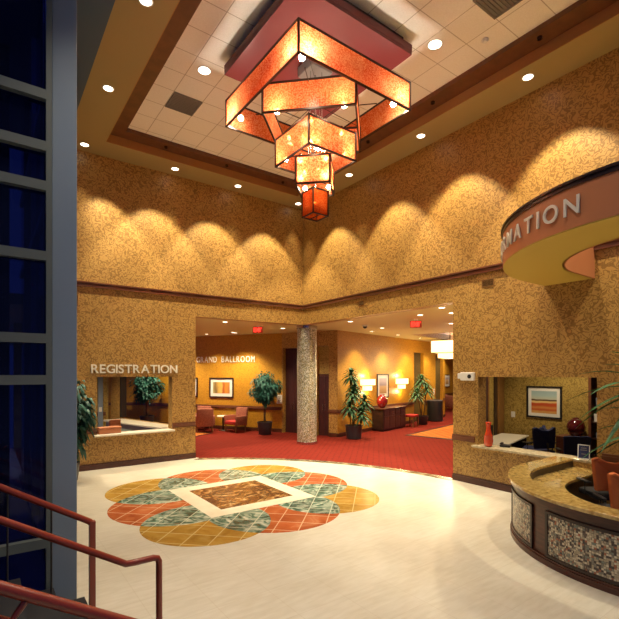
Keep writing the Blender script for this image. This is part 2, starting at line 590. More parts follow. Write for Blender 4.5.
# beyond the end of the long wall
wall('wall_corridor_side', EP(10.08, 2.2), EP(18.5, 2.2), 0, 4.6, [], M['paper_fine'])
along('trim_rail_corridor', EP(10.08, 2.2), EP(18.5, 2.2), [(0, 8.4)], RAIL, M['wood_rail'])
wall('wall_corridor_end', EP(18.5, 2.5), EP(18.5, -7), 0, 4.6, [], M['paper_fine'])
wall('wall_niche_shade_panel', EP(6.31, .16), EP(7.37, .16), .0, RT, [], M['paper_shade'], .05)  # dark sheets stand in for the shade inside the two niches
wall('wall_niche_shade_panel', EP(8.82, .16), EP(9.81, .16), .0, RT - .05, [], M['paper_shade'], .05)
wall('wall_niche_back', EP(6.2, .885), EP(10.08, .885), 0, 4.6, [], M['paper_shade'], .1)
wall('wall_niche_doors', CA + (P0 - CA).normalized() * .0 + Vector((.928, .373)) * .56, P0 + Vector((.928, .373)) * .56, 0, 4.6, [], M['paper_olive'], .1)

# registration room
rdir = Vector((math.sin(R(14.5)), -math.cos(R(14.5))))
Q0 = Vector((-3.80, .32))
Q1 = Q0 - rdir * 4.6
angR, LR = frame(Q1, Q0)
wall('wall_registration_side', Q1, Q0, 0, HL, [(.75, 4.28, .84, 3.0)], M['paper'], .14)
wall('wall_registration_back', (-7.8, 4.9), (-5.0, 4.9), 0, HL, [], M['paper_olive'], .2)
along('trim_rail_registration', (-7.8, 4.9), (-5.0, 4.9), [(0, 2.7)], RAIL, M['wood_rail'])

# information room
wall('wall_office_back', (3.46, -4.7), (3.46, -8.6), 0, HL, [], M['paper_olive'], .2)
ia = Vector((.31, -5.84))
wall('wall_office_side', ia, ia + e_ * 3.35, 0, HL, [], M['paper_olive'], .0001 + .10)
wall('wall_office_south', (3.46, -9.3), (.3, -9.3), 0, HL, [], M['paper_olive'], .2)

# floors
bm = new()
prism(bm, [(-14, -16), (.0, -16), (.3, -16), (.3, 5), (-14, 5)], -.2, 0)
struct('floor', bm, M['floor'])
cc, cr = Vector((-7.15, -6.48)), 7.25
def arc(r, a0, a1, n):
    return [(cc.x + r * math.cos(a0 + (a1 - a0) * k / n), cc.y + r * math.sin(a0 + (a1 - a0) * k / n)) for k in range(n + 1)]
A0, A1 = math.acos((3.30) / cr), R(-1)
bm = new()
ar = arc(cr, math.atan2(6.2, 3.42), math.atan2(.60, 7.2), 40)
poly = ar + [(.32, -5.86), (.32, -5.82), (3.4, -5.0), (20, -5.0), (24, 12), (4, 16), (-4.5, 16), (-4.75, 4.8), (-3.74, .35)]
prism(bm, poly, -.15, .006)
struct('floor_foyer_carpet', bm, M['carpet'])
bm = new()
strip(bm, arc(cr - .22, math.atan2(6.2, 3.42) + .02, math.atan2(.60, 7.2), 60), arc(cr, math.atan2(6.2, 3.42), math.atan2(.60, 7.2), 60), -.05, .008)
struct('trim_floor_border', bm, M['border_stone'])
bm = new()
box(bm, (.3, -9.3, -.2), (3.66, -5.0, 0))
struct('floor_office', bm, M['wood_dark'])
bm = new()
prism(bm, [(-7.8, .3), (-4.0, .3), (-4.95, 4.9), (-7.8, 4.9)], -.1, .004)
struct('floor_registration', bm, M['carpet'])

# rugs woven into the foyer carpet
t = thing('area_rug', 'large gold patterned rug with dark border in front of the credenza wall', 'rug', (4.48, -.447, 0), angE)
bm = new(); box(bm, (0, -5.5, .0062), (7.5, 0, .016)); obj('border', bm, M['wood_dark'], t)
bm = new(); box(bm, (.18, -5.3, .01), (7.3, -.14, .020)); obj('field', bm, M['rug'], t)
t = thing('area_rug', 'gold rug under the armchairs by the ballroom wall', 'rug', (-1.45, 4.35, 0), angC)
bm = new(); box(bm, (-2.6, -2.2, .0062), (0, .25, .014)); obj('border', bm, M['wood_dark'], t)
bm = new(); box(bm, (-2.5, -2.1, .01), (-.1, .15, .018)); obj('field', bm, M['rug'], t)

# ------------------------------------------------------------------ lobby ceiling
bm = new()
for lo, hi in (((-7, -15, H1), (-6.24, 0, 8.03)), ((-.78, -15, H1), (0, 0, 8.03)), ((-6.24, -.80, H1), (-.78, 0, 8.03))):
    box(bm, lo, hi)
struct('ceiling_soffit', bm, M['soffit'])
bm = new()
box(bm, (-6.24, -.812, H1), (-.78, -.80, 8.03))
box(bm, (-.792, -15, H1), (-.78, -.812, 8.03))
box(bm, (-6.24, -15, H1), (-6.228, -.812, 8.03))
struct('trim_soffit_face', bm, M['soffit_face'])
bm = new()
for lo, hi in (((-6.6, -15, 8.03), (-5.88, -.4, 8.12)), ((-1.17, -15, 8.03), (-.4, -.4, 8.12)), ((-5.88, -1.17, 8.03), (-1.17, -.4, 8.12))):
    box(bm, lo, hi)
struct('trim_ceiling_board', bm, M['wood_ceiling'])
bm = new(); box(bm, (-7.0, -15, 8.12), (0, 0, 8.3)); struct('ceiling_lobby', bm, M['tile'])
bm = new(); box(bm, (-9.6, -16, 7.80), (-7.0, .3, 8.3)); struct('trim_steel_beam', bm, M['beam_blue'])

# foyer ceiling, with a raised tray over the corridor
bm = new()
def quad_E(t0, t1, o0, o1, z0, z1):
    prism(bm, [EP(t0, o0), EP(t1, o0), EP(t1, o1), EP(t0, o1)], z0, z1)
T0, T1, O0, O1 = 3.6, 13.5, -4.6, -1.25
fl = [bm.verts.new((x, y, HL)) for x, y in ((-9, -16), (27, -16), (27, 19), (-9, 19))]
bm.faces.new(fl)
for co_, no_ in (((.3, 0, 0), (1, 0, 0)), ((0, .3, 0), (0, 1, 0)), ((*EP(0, O1), 0), (*n_, 0)), ((*EP(0, O0), 0), (*n_, 0)), ((*EP(T0), 0), (*e_, 0)), ((*EP(T1), 0), (*e_, 0))):
    bmesh.ops.bisect_plane(bm, geom=bm.verts[:] + bm.edges[:] + bm.faces[:], plane_co=co_, plane_no=no_, dist=1e-5)
kill = []
for f in bm.faces:
    c = f.calc_center_median()
    q = Vector((c.x, c.y)) - P0
    if (c.x < .3 and c.y < .3) or (T0 < q.dot(e_) < T1 and O0 < q.dot(n_) < O1):
        kill.append(f)
bmesh.ops.delete(bm, geom=kill, context='FACES')
ex = bmesh.ops.extrude_face_region(bm, geom=bm.faces[:])
bmesh.ops.translate(bm, verts=[v for v in ex['geom'] if isinstance(v, bmesh.types.BMVert)], vec=(0, 0, .25))
struct('ceiling_foyer', bm, M['ceil_low'])
bm = new()
quad_E(T0 - .1, T1 + .1, O0 - .1, O1 + .1, 4.62, 4.75)
struct('ceiling_foyer_tray', bm, M['tile'])
bm = new()
quad_E(T0 - .08, T0, O0 - .08, O1 + .08, 4.0, 4.62)
quad_E(T1, T1 + .08, O0 - .08, O1 + .08, 4.0, 4.62)
quad_E(T0, T1, O1, O1 + .08, 4.0, 4.62)
quad_E(T0, T1, O0 - .08, O0, 4.0, 4.62)
struct('trim_foyer_tray', bm, M['soffit_face'])
# ceiling of the lobby corner above the foyer headers is closed by the walls

# ------------------------------------------------------------------ west curtain wall
bm = new()
box(bm, (-7.99, -7.0, 0), (-7.768, -6.75, 8.4))
struct('trim_corner_post', bm, M['steel'], bev=.008)
bm = new()
box(bm, (-8.042, -7.03, 0), (-7.992, -6.9, 8.4))
box(bm, (-9.7, -7.05, 0), (-9.6, -6.9, 8.4))
for z in (5.10, 4.215, 3.535, 2.735, 2.335, .75):
    zb = {5.10: 4.59}.get(z)
    box(bm, (-9.6, -7.05, z - .045), (-8.042, -6.9, z + .045))
box(bm, (-9.6, -7.05, 4.555), (-8.042, -6.9, 4.645))
box(bm, (-9.6, -7.05, 0), (-8.042, -6.9, .12))
struct('window_1_frame', bm, M['steel_dark'])
bm = new()
box(bm, (-9.6, -6.98, .12), (-8.042, -6.965, 8.4))
struct('window_1', bm, M['glass_blue'])
bm = new()
box(bm, (-7.86, -6.75, .1), (-7.85, .0, 7.8))
struct('window_2', bm, M['glass_blue'])
bm = new()
for y in (-5.4, -3.6, -1.8):
    box(bm, (-7.92, y - .04, 0), (-7.80, y + .04, 7.8))
for z in (.05, 2.3, 4.6, 6.2):
    box(bm, (-7.9, -6.75, z - .05), (-7.81, 0, z + .05))
struct('window_2_frame', bm, M['steel'])
# vestibule partition behind the glass: dark panels with steel edges
bm = new(); box(bm, (-12.5, -3.2, 0), (-8.2, -3.0, 8.4)); struct('wall_vestibule', bm, M['mirror_dark'])
bm = new()
for x in (-11, -10.1, -9.55, -9.2, -8.85, -8.5):
    tube(bm, [(x, -3.5, 0), (x, -3.5, 8.2)], .07, 12)
struct('trim_vestibule_posts', bm, M['chrome'], smooth='auto')

t = thing('vestibule_ceiling_light', 'blue ceiling light in the dark vestibule behind the glass', 'ceiling light', (-8.75, -4.9, 7.75))
bm = new(); box(bm, (-.1, -.5, 0), (.1, .5, .05)); obj('lens', bm, emis('blue_lens', (.16, .22, 1.), 12), t)
bm = new(); box(bm, (-.12, -.52, .051), (.12, .52, .10)); obj('housing', bm, M['steel'], t)
# ------------------------------------------------------------------ stair with rails
bm = new()
prof = [(-7.72, 0)]
x, z = -7.72, 0.
pts = [(x, 0)]
for k in range(14):
    z += .1667
    pts.append((x, z)); x -= .269; pts.append((x, z))
pts += [(x - .0, 0)]
vsA = [bm.verts.new((p[0], -9.72, p[1])) for p in pts]
vsB = [bm.verts.new((p[0], -7.12, p[1])) for p in pts]
bm.faces.new(vsA); bm.faces.new(vsB[::-1])
for i in range(len(pts)):
    j = (i + 1) % len(pts)
    bm.faces.new((vsA[i], vsA[j], vsB[j], vsB[i]))
struct('trim_stair_steps', bm, M['black_fabric'])
def rail_z(x):
    return .90 + .62 * (-7.62 - x)
t = thing('stair_guard_rail', 'red steel stair rail nearest the glazed post, ending at a square post', 'railing', (0, 0, 0), 0, 'red stair rails')
bm = new(); tube(bm, [(-11.2, -7.25, rail_z(-11.2 )), (-7.70, -7.25, rail_z(-7.70)), (-7.66, -7.25, rail_z(-7.70) - .04)], .030, 12); obj('handrail', bm, M['rail'], t, 'auto')
bm = new(); box(bm, (-7.70, -7.28, 0), (-7.645, -7.222, rail_z(-7.70) + .0)); obj('end_post', bm, M['rail'], t, bev=.004)
for x in (-8.02, -8.36, -8.72, -9.1):
    bm = new(); zt = rail_z(x) - .02; tube(bm, [(x, -7.25, zt - .92 + (.0)), (x, -7.25, zt)], .008, 8); obj('baluster', bm, M['black'], t, 'auto')
t = thing('stair_handrail', 'red round handrail down the middle of the stair with a level bent end', 'railing', (0, 0, 0), 0, 'red stair rails')
bm = new()
tube(bm, [(-11.2, -8.37, rail_z(-11.2)), (-7.70, -8.37, rail_z(-7.70)), (-7.63, -8.37, .905), (-7.56, -8.37, .90), (-7.42, -8.37, .90), (-7.385, -8.37, .89), (-7.372, -8.37, .86), (-7.37, -8.37, .0)], .026, 12)
obj('handrail', bm, M['rail'], t, 'auto')
bm = new(); tube(bm, [(-9.0, -8.37, rail_z(-9.0) - .98), (-9.0, -8.37, rail_z(-9.0))], .018, 10); obj('post', bm, M['rail'], t, 'auto')
t = thing('stair_side_rail', 'red stair rail across the bottom corner of the picture, nearest the viewer', 'railing', (0, 0, 0), 0, 'red stair rails')
bm = new(); tube(bm, [(-11.2, -9.56, rail_z(-11.2)), (-7.62, -9.56, .90), (-7.45, -9.56, .88), (-7.43, -9.56, .84), (-7.43, -9.56, 0)], .030, 12); obj('handrail', bm, M['rail'], t, 'auto')
bm = new(); tube(bm, [(-11.2, -9.56, rail_z(-11.2) - .14), (-8.42, -9.56, rail_z(-8.42) - .14), (-8.36, -9.56, rail_z(-8.36) - .02)], .018, 10); obj('lower_rail', bm, M['rail'], t, 'auto')

# ------------------------------------------------------------------ floor medallion
mc = Vector((-4.42, -4.07))
t = thing('floor_medallion', 'round inlaid stone medallion of overlapping gold, terracotta and green circles in the cream floor', 'floor inlay', (mc.x, mc.y, 0))
RG, rg, RTc, rt = 1.72, 1.02, 1.27, 1.17
def circ(c, r, n=72):
    return [(c[0] + r * math.cos(2 * PI * k / n), c[1] + r * math.sin(2 * PI * k / n)) for k in range(n)]
gold = [(RG * math.cos(R(45 + 90 * k)), RG * math.sin(R(45 + 90 * k))) for k in range(4)]
terr = [(RTc * math.cos(R(90 * k)), RTc * math.sin(R(90 * k))) for k in range(4)]
for c in terr:
    bm = new(); prism(bm, circ(c, rt), 0, .0014); obj('terracotta_circle', bm, M['terra_stone'], t)
for c in gold:
    bm = new(); prism(bm, circ(c, rg), 0, .0024); obj('gold_circle', bm, M['gold_stone'], t)
def lens(c0, r0, c1, r1, n=32):
    a, b = Vector(c0), Vector(c1)
    d = (b - a).length
    al = math.acos((d * d + r0 * r0 - r1 * r1) / (2 * d * r0))
    be = math.acos((d * d + r1 * r1 - r0 * r0) / (2 * d * r1))
    th = math.atan2((b - a).y, (b - a).x)
    P = [(a.x + r0 * math.cos(th - al + 2 * al * k / n), a.y + r0 * math.sin(th - al + 2 * al * k / n)) for k in range(n)]
    P += [(b.x + r1 * math.cos(th + PI - be + 2 * be * k / n), b.y + r1 * math.sin(th + PI - be + 2 * be * k / n)) for k in range(n)]
    return P
i = 0
for g in gold:
    for tc in terr:
        if (Vector(g) - Vector(tc)).length < 1.5:
            bm = new(); prism(bm, lens(g, rg, tc, rt), 0, .0034 + .0002 * (i % 2)); i += 1
            obj('green_lens', bm, M['green_stone'], t)
bm = new(); prism(bm, [(-1.08, -1.08), (1.08, -1.08), (1.08, 1.08), (-1.08, 1.08)], 0, .0046); obj('cream_square', bm, M['cream_stone'], t)
bm = new(); prism(bm, [(-.76, -.76), (.76, -.76), (.76, .76), (-.76, .76)], 0, .0054); obj('brown_square', bm, M['brown_stone'], t)

# ------------------------------------------------------------------ mosaic column
bm = new(); lathe(bm, [(.335, .10), (.335, 3.90)], 48, (.32, .22, 0)); col = struct('column', bm, M['column'], smooth='auto')
bm = new(); lathe(bm, [(.36, 0), (.36, .09), (.34, .10)], 48, (.32, .22, 0)); struct('trim_column_foot', bm, M['chrome'], smooth='auto')
bm = new(); lathe(bm, [(.34, 3.90), (.355, 3.91), (.355, 4.0)], 48, (.32, .22, 0)); struct('trim_column_head', bm, M['chrome'], smooth='auto')

# ------------------------------------------------------------------ lettering
def letters(root, text, h, width, m, depth=.025, curve=None, cond=1., bold=.012):
    cu = bpy.data.curves.new('glyph', 'FONT')
    glyphs = []
    for ch in text:
        if ch == ' ':
            glyphs.append(None)
            continue
        cu.body = ch
        cu.size = 1
        cu.extrude = .02
        cu.offset = bold
        ob = bpy.data.objects.new('glyph', cu)
        COL.objects.link(ob)
        dg = bpy.context.evaluated_depsgraph_get()
        me = bpy.data.meshes.new_from_object(ob.evaluated_get(dg))
        bpy.data.objects.remove(ob)
        glyphs.append(me)
    bpy.data.curves.remove(cu)
    ws, cap = [], max(v.co.y for v in glyphs[0].vertices)
    sc = h / cap
    for g in glyphs:
        if g is None:
            ws.append((0, .75 * h * cond))
        else:
            x0 = min(v.co.x for v in g.vertices); x1 = max(v.co.x for v in g.vertices)
            ws.append((x0, (x1 - x0) * sc * cond))
    tot = sum(w for _, w in ws)
    gap = (width - tot) / (len(text) - 1)
    s = 0
    for g, (x0, w) in zip(glyphs, ws):
        if g is not None:
            z0 = min(v.co.z for v in g.vertices)
            for v in g.vertices:
                v.co = Vector(((v.co.x - x0) * sc * cond, -(v.co.z - z0) / .04 * depth - .012, v.co.y * sc))
            g.name = 'letter'
            g.materials.clear(); g.materials.append(m)
            o = bpy.data.objects.new('letter', g)
            COL.objects.link(o)
            o.parent = root
            if curve is None:
                o.location = (s, 0, 0)
            else:
                r, a0 = curve
                a = a0 + (s + w / 2) / r
                for v in g.vertices:
                    v.co.x -= w / 2
                o.location = (r * math.cos(a), r * math.sin(a), 0)
                o.rotation_euler = (0, 0, a + PI / 2)
        s += w + gap
t = thing('registration_sign', 'raised metal letters reading REGISTRATION above the counter window', 'sign', (-6.418, 0, 2.40), 0)
letters(t, 'REGISTRATION', .215, 2.16, M['letter'])
p = CP(4.16)
t = thing('ballroom_sign', 'raised metal letters reading GRAND BALLROOM on the amber wall', 'sign', (p.x, p.y, 2.86), angC)
letters(t, 'GRAND BALLROOM', .25, 2.92, M['letter'], cond=.74, bold=0.)

# ------------------------------------------------------------------ information canopy and desk
DC = Vector((-.77, -10.3))
def dpath(r, n=40):
    P = [(-.001, DC.y + r)]
    P += [(DC.x + r * math.cos(PI / 2 + PI * k / n), DC.y + r * math.sin(PI / 2 + PI * k / n)) for k in range(n + 1)]
    P += [(-.001, DC.y - r)]
    return P
t = thing('information_canopy', 'curved clay-coloured canopy with olive underside over the information desk', 'canopy')
bm = new(); strip(bm, dpath(2.38), dpath(2.42), 4.055, 4.52); obj('fascia', bm, M['canopy_face'], t, 'auto')
bm = new(); strip(bm, dpath(1.58), dpath(2.415), 4.04, 4.07); obj('underside', bm, M['canopy_under'], t)
bm = new(); strip(bm, dpath(1.56), dpath(1.60), 4.04, 4.60); obj('inner_face', bm, M['canopy_face'], t, 'auto')
bm = new(); strip(bm, dpath(1.60), dpath(2.38), 4.48, 4.52); obj('top_board', bm, M['canopy_under'], t)
bm = new()
strip(bm, dpath(2.34), dpath(2.435), 4.52, 4.545)
strip(bm, dpath(2.34), dpath(2.43), 4.545, 4.57)
strip(bm, dpath(2.34), dpath(2.45), 4.57, 4.60)
obj('crown_moulding', bm, M['wood_dark'], t, 'auto')
t = thing('information_sign', 'raised metal letters reading INFORMATION around the curved canopy face', 'sign', (DC.x, DC.y, 4.20), 0)
letters(t, 'INFORMATION', .205, 2.42 * R(60), M['letter'], .016, curve=(2.42, R(108.3)))

KC = Vector((-1.1, -10.05))
def kpath(r, n=40):
    P = [(-.001, KC.y + r)]
    P += [(KC.x + r * math.cos(PI / 2 + PI * k / n), KC.y + r * math.sin(PI / 2 + PI * k / n)) for k in range(n + 1)]
    P += [(-.001, KC.y - r)]
    return P
t = thing('reception_desk', 'curved information desk with granite top and mosaic panels in dark wood', 'desk')
bm = new()
strip(bm, kpath(1.83), kpath(1.89), .0, .815)
obj('body', bm, M['wood'], t, 'auto')
bm = new()
strip(bm, kpath(1.85), kpath(1.935), .0, .07)
strip(bm, kpath(1.85), kpath(1.92), .07, .095)
strip(bm, kpath(1.85), kpath(1.92), .74, .815)
strip(bm, kpath(1.85), kpath(1.945), .785, .815)
obj('moulding', bm, M['wood'], t, 'auto')
bm = new(); strip(bm, kpath(1.66), kpath(1.97), .817, .865); obj('countertop', bm, M['granite'], t, 'auto', .008)
bm = new(); strip(bm, kpath(1.20), kpath(1.82), .68, .72); obj('work_surface', bm, M['granite'], t, 'auto')
bm = new(); strip(bm, kpath(1.66), kpath(1.70), .722, .815); obj('riser', bm, M['wood_dark'], t, 'auto')
bm = new(); strip(bm, kpath(1.24), kpath(1.28), .0, .678); obj('modesty_panel', bm, M['wood_dark'], t, 'auto')
def dsec(r, a0, a1, n=24):
    return [(KC.x + r * math.cos(R(a0 + (a1 - a0) * k / n)), KC.y + r * math.sin(R(a0 + (a1 - a0) * k / n))) for k in range(n + 1)]
for a0, a1 in ((93, 113), (118, 147.5), (157, 190), (199, 231), (240, 268)):
    bm = new(); strip(bm, dsec(1.885, a0, a1), dsec(1.902, a0, a1), .135, .645); pn = obj('mosaic_panel', bm, M['desk_mosaic'], t, 'auto')
    bm = new()
    for z0, z1 in ((.105, .140), (.64, .675)):
        strip(bm, dsec(1.885, a0 - .9, a1 + .9), dsec(1.917, a0 - .9, a1 + .9), z0, z1)
    for b0, b1 in ((a0 - .9, a0 + .2), (a1 - .2, a1 + .9)):
        strip(bm, dsec(1.885, b0, b1, 3), dsec(1.917, b0, b1, 3), .105, .675)
    obj('panel_frame', bm, M['wood_dark'], pn, 'auto')

# counters in the two wall openings
bm = new(); box(bm, (-6.36, -.13, .815), (-4.36, .30, .862)); tag(obj('counter_slab', bm, M['white_stone'], bev=.008), 'pale stone ledge of the registration window', 'counter')
bm = new(); box(bm, (-.13, -8.06, .815), (.34, -6.41, .862)); box(bm, (.002, -8.772, .815), (.34, -8.06, .862)); tag(obj('counter_slab', bm, M['granite_pale'], bev=.008), 'pale stone ledge of the office window beside the curved desk', 'counter')
p = Q1
t = thing('registration_counter', 'white counter with pale green front inside the registration room', 'counter', (p.x, p.y, 0), angR)
bm = new(); box(bm, (.75, -.62, .80), (4.2, -.002, .84)); obj('countertop', bm, M['white_stone'], t)
bm = new(); box(bm, (.80, -.56, .005), (4.15, -.02, .798)); obj('front_panel', bm, M['teal_glass'], t)
bm = new()
for lo, hi in (((.70, -.03, .885), (.78, .17, 3.0)), ((4.20, -.03, .885), (4.29, .17, 3.0)), ((.78, -.03, 2.94), (4.2, .17, 3.0))):
    box(bm, lo, hi, Matrix.Translation((p.x, p.y, 0)) @ Matrix.Rotation(angR, 4, 'Z'))
struct('window_3_frame', bm, M['black'])

# ------------------------------------------------------------------ chandelier
CHC = (-3.85, -5.80)
t = thing('ceiling_panel', 'square maroon panel dropped from the tile ceiling above the chandelier', 'ceiling panel', (CHC[0], CHC[1], 7.8))
bm = new(); box(bm, (-1.175, -1.17, 0), (1.175, 1.17, .05)); obj('panel', bm, M['maroon'], t)
bm = new(); box(bm, (-1.178, -1.173, .052), (1.178, 1.173, .17)); obj('edge_band', bm, M['maroon'], t)
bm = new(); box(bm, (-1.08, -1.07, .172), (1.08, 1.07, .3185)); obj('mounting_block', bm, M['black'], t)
ch = thing('chandelier', 'five-tier chandelier of stacked square amber glass frames stepping down in size', 'chandelier', (CHC[0], CHC[1], 0))
bm = new(); rbox(bm, (-.22, -.22, 7.62), (.22, .22, 7.798), .015); obj('ceiling_plate', bm, M['grey_vent'], ch)
bm = new(); tube(bm, [(0, 0, 5.30), (0, 0, 7.7)], .022, 10)
for k in range(4):
    a = R(90 * k + 20)
    tube(bm, [(.14 * math.cos(a), .14 * math.sin(a), 7.7), (.14 * math.cos(a), .14 * math.sin(a), 6.2)], .007, 6)
obj('stem', bm, M['chrome'], ch, 'auto')
tiers = [(2.30, 6.87, 7.33, 0, 'a'), (1.50, 6.60, 7.06, 45, 'b'), (1.0, 6.07, 6.54, 0, 'c'), (.58, 5.62, 6.08, 45, 'd'), (.32, 5.14, 5.57, 0, 'e')]
def ico(bm, c, r):
    bmesh.ops.create_icosphere(bm, subdivisions=2, radius=r, matrix=Matrix.Translation(c))
for s, z0, z1, rot, _ in tiers:
    mx = Matrix.Rotation(R(rot), 4, 'Z')
    h = s / 2
    cs = [mx @ Vector((sx * h, sy * h, 0)) for sx, sy in ((-1, -1), (1, -1), (1, 1), (-1, 1))]
    w = .028 if s > .5 else .02
    bm = new()
    for k in range(4):
        a, b = cs[k], cs[(k + 1) % 4]
        for z in (z0, z1):
            bar(bm, (a.x, a.y, z), (b.x, b.y, z), w)
        bar(bm, (a.x, a.y, z0 - w / 2), (a.x, a.y, z1 + w / 2), w)
    if s > .4:
        zb = z0 + .16
        for k in range(4):
            p = cs[k]
            bar(bm, (0, 0, zb), (p.x * .66, p.y * .66, zb), .012)
            bar(bm, (p.x, p.y, z1), (0, 0, z1 + .22 if s > 2 else z1 + .06), .008)
    else:
        bar(bm, (0, -h, z0), (0, h, z0), .012)
    fr = obj('tier_frame', bm, M['bronze'], ch)
    for k in range(4):
        a, b = cs[k], cs[(k + 1) % 4]
        bm = new()
        vs = [bm.verts.new((a.x, a.y, z0)), bm.verts.new((b.x, b.y, z0)), bm.verts.new((b.x, b.y, z1)), bm.verts.new((a.x, a.y, z1))]
        bm.faces.new(vs)
        obj('glass_panel', bm, M['art_red' if s < .4 else 'art_glass'], fr)
    if s > .4:
        for k in range(4):
            p = cs[k] * (.74 if s < 2 else .83)
            bm = new(); ico(bm, (p.x, p.y, z0 + .12), .048 if s > 1 else .040); obj('bulb', bm, M['bulb_top' if s > 2 else 'bulb'], fr, True)
        if s == 1.5 or s == 1.0:
            for k in range(4):
                p = (cs[k] + cs[(k + 1) % 4]) * .5 * .62
                bm = new(); bar(bm, (0, 0, z0 + .05), (p.x, p.y, z0 + .05), .014); tube(bm, [(p.x, p.y, z0 + .0), (p.x, p.y, z0 + .09)], .022, 10); obj('lamp_arm', bm, M['chrome'], fr)
                bm = new(); ico(bm, (p.x, p.y, z0 - .035), .036); obj('bulb', bm, M['bulb'], fr, True)
    else:
        bm = new(); ico(bm, (0, 0, z0 + .24), .024); obj('bulb', bm, M['bulb'], fr, True)

# ------------------------------------------------------------------ downlights
def spot(root, z, power, size, blend, col, r=.05, tilt=None):
    l = bpy.data.lights.new('lamp', 'SPOT')
    l.energy = power
    l.spot_size = R(size)
    l.spot_blend = blend
    l.color = col
    l.shadow_soft_size = r
    o = bpy.data.objects.new('lamp', l)
    COL.objects.link(o)
    o.parent = root
    o.location = (0, 0, z)
    return o
WARM = (1., .80, .52)
def downlight(name, label, x, y, z, r, lamp, power, size, blend, group, col=WARM):
    t = thing(name, label, 'ceiling light', (x, y, z), 0, group)
    bm = new()
    lathe(bm, [(r, -.004), (r * 1.22, -.008), (r * 1.25, 0)], 28, cap=False)
    obj('trim_ring', bm, M['white'], t, True)
    bm = new(); lathe(bm, [(r, -.0035), (r * .5, -.0028)], 24); obj('lens', bm, lamp, t)
    spot(t, -.03, power, size, blend, col)
    return t
SOFA = 'recessed lights in the lobby soffit'
lobby = [(-6.62, -.36, 'recessed soffit light over the glazed post end of the registration wall'),
         (-4.45, -.39, 'recessed soffit light above the registration wall, second from the glazed post'),
         (-2.60, -.40, 'recessed soffit light above the lobby opening beside the registration wall'),
         (-.42, -.33, 'recessed soffit light in the inner corner behind the chandelier tip'),
         (-.47, -2.85, 'recessed soffit light above the foyer opening, first from the corner'),
         (-.47, -5.33, 'recessed soffit light above the foyer opening, nearest the chandelier end'),
         (-.48, -7.82, 'recessed soffit light above the information canopy'),
         (-6.63, -2.93, 'recessed soffit light beside the grey ceiling vent'),
         (-6.63, -5.39, 'recessed soffit light cut by the top edge of the picture'),
         (-6.63, -7.9, 'added recessed soffit light over the foot of the stair'),  # this and the following soffit lights are added out of view for brightness
         (-6.63, -10.4, 'added recessed soffit light farthest along the stair side'),
         (-.48, -10.3, 'added recessed soffit light beyond the information canopy'),
         (-.48, -12.8, 'added recessed soffit light farthest along the information wall')]
for x, y, lab in lobby:
    wallish = y > -1 or x > -1
    downlight('downlight', lab, x, y, H1, .085, M['lamp'], 170 if wallish else 260, 46 if wallish else 80, .7, SOFA)
for x, y, lab in ((-7.6, -8.7, 'added recessed light in the steel-blue beam over the stair foot'), (-8.5, -11.2, 'added recessed light in the steel-blue beam over the landing')):  # added unseen lights that brighten the rails and corner post
    downlight('downlight', lab, x, y, 7.80, .085, M['lamp'], 300, 85, .8, SOFA, (1., .90, .76))
def washer(label, x, y, z, aim):  # added fixtures, put in to cast the wall scallops
    t = thing('added_wall_washer', label, 'ceiling light', (x, y, z), 0, 'added small bronze wall washers in the brown ceiling board')
    bm = new(); lathe(bm, [(.045, -.001), (.045, -.035), (.036, -.035), (.030, -.004)], 18); obj('housing', bm, M['bronze'], t, 'auto')
    o = spot(t, -.05, 700, 72, .30, (1., .85, .59), .03)
    o.rotation_euler = aim
    return t
for x, lab in ((-6.20, 'at the glazed post end'), (-4.90, 'second from the glazed post'), (-3.25, 'third from the glazed post'), (-1.45, 'beside the inner corner')):
    washer('added small bronze wall washer over the registration wall, ' + lab, x, -1.02, 8.03, (R(5), 0, 0))
for y, lab in ((-1.75, 'beside the inner corner'), (-4.17, 'second from the inner corner'), (-6.10, 'third from the inner corner'), (-8.30, 'above the information canopy'), (-10.5, 'beyond the information canopy')):
    washer('added small bronze wall washer over the information wall, ' + lab, -1.02, y, 8.03, (0, R(-5), 0))
for x, y, lab in ((-5.18, -4.08, 'recessed light in the tile ceiling beside the maroon panel, over the registration side'),
                  (-2.20, -7.08, 'recessed light in the tile ceiling beside the smoke detector'),
                  (-5.18, -9.3, 'added light in the tile ceiling beyond the top of the picture, stair side'),  # this and the next light are added out of view for brightness
                  (-2.20, -10.9, 'added light in the tile ceiling beyond the top of the picture, desk side')):
    downlight('downlight', lab, x, y, 8.12, .11, M['lamp'], 330, 84, .7, 'recessed lights in the lobby tile ceiling', (1., .88, .71))
FO = 'recessed lights in the foyer ceiling'
foy = [(-2.46, .75, 'small foyer ceiling light just inside the opening beside the registration wall'),
       (-.63, 3.9, 'small foyer ceiling light in front of the GRAND BALLROOM letters'),
       (.07, 1.35, 'small foyer ceiling light beside the mosaic column head'),
       (.62, -1.66, 'small foyer ceiling light nearest the column on the corridor side'),
       (2.86, -.82, 'small foyer ceiling light behind the dome camera'),
       (1.16, -3.95, 'small foyer ceiling light in front of the corridor exit sign'),
       (.50, -5.17, 'small foyer ceiling light nearest the corridor opening edge'),
       (1.52, -4.72, 'small foyer ceiling light highest beside the opening edge'),
       (3.62, -3.16, 'small foyer ceiling light lowest beside the opening edge')]
for x, y, lab in foy:
    downlight('downlight', lab, x, y, HL, .075, M['lamp_low'], 360, 120, .6, FO)
ORD = ['first', 'second', 'third', 'fourth', 'fifth']
for k_, (t_, off) in enumerate(((1.2, -.75), (3.3, -.75), (5.4, -.75), (7.6, -.8), (9.6, -.8))):
    p = EP(t_, off)
    downlight('downlight', 'small foyer ceiling light close along the sconce wall, %s from the corner plant' % ORD[k_], p.x, p.y, HL, .06, M['lamp_low'], 320, 105, .7, FO)
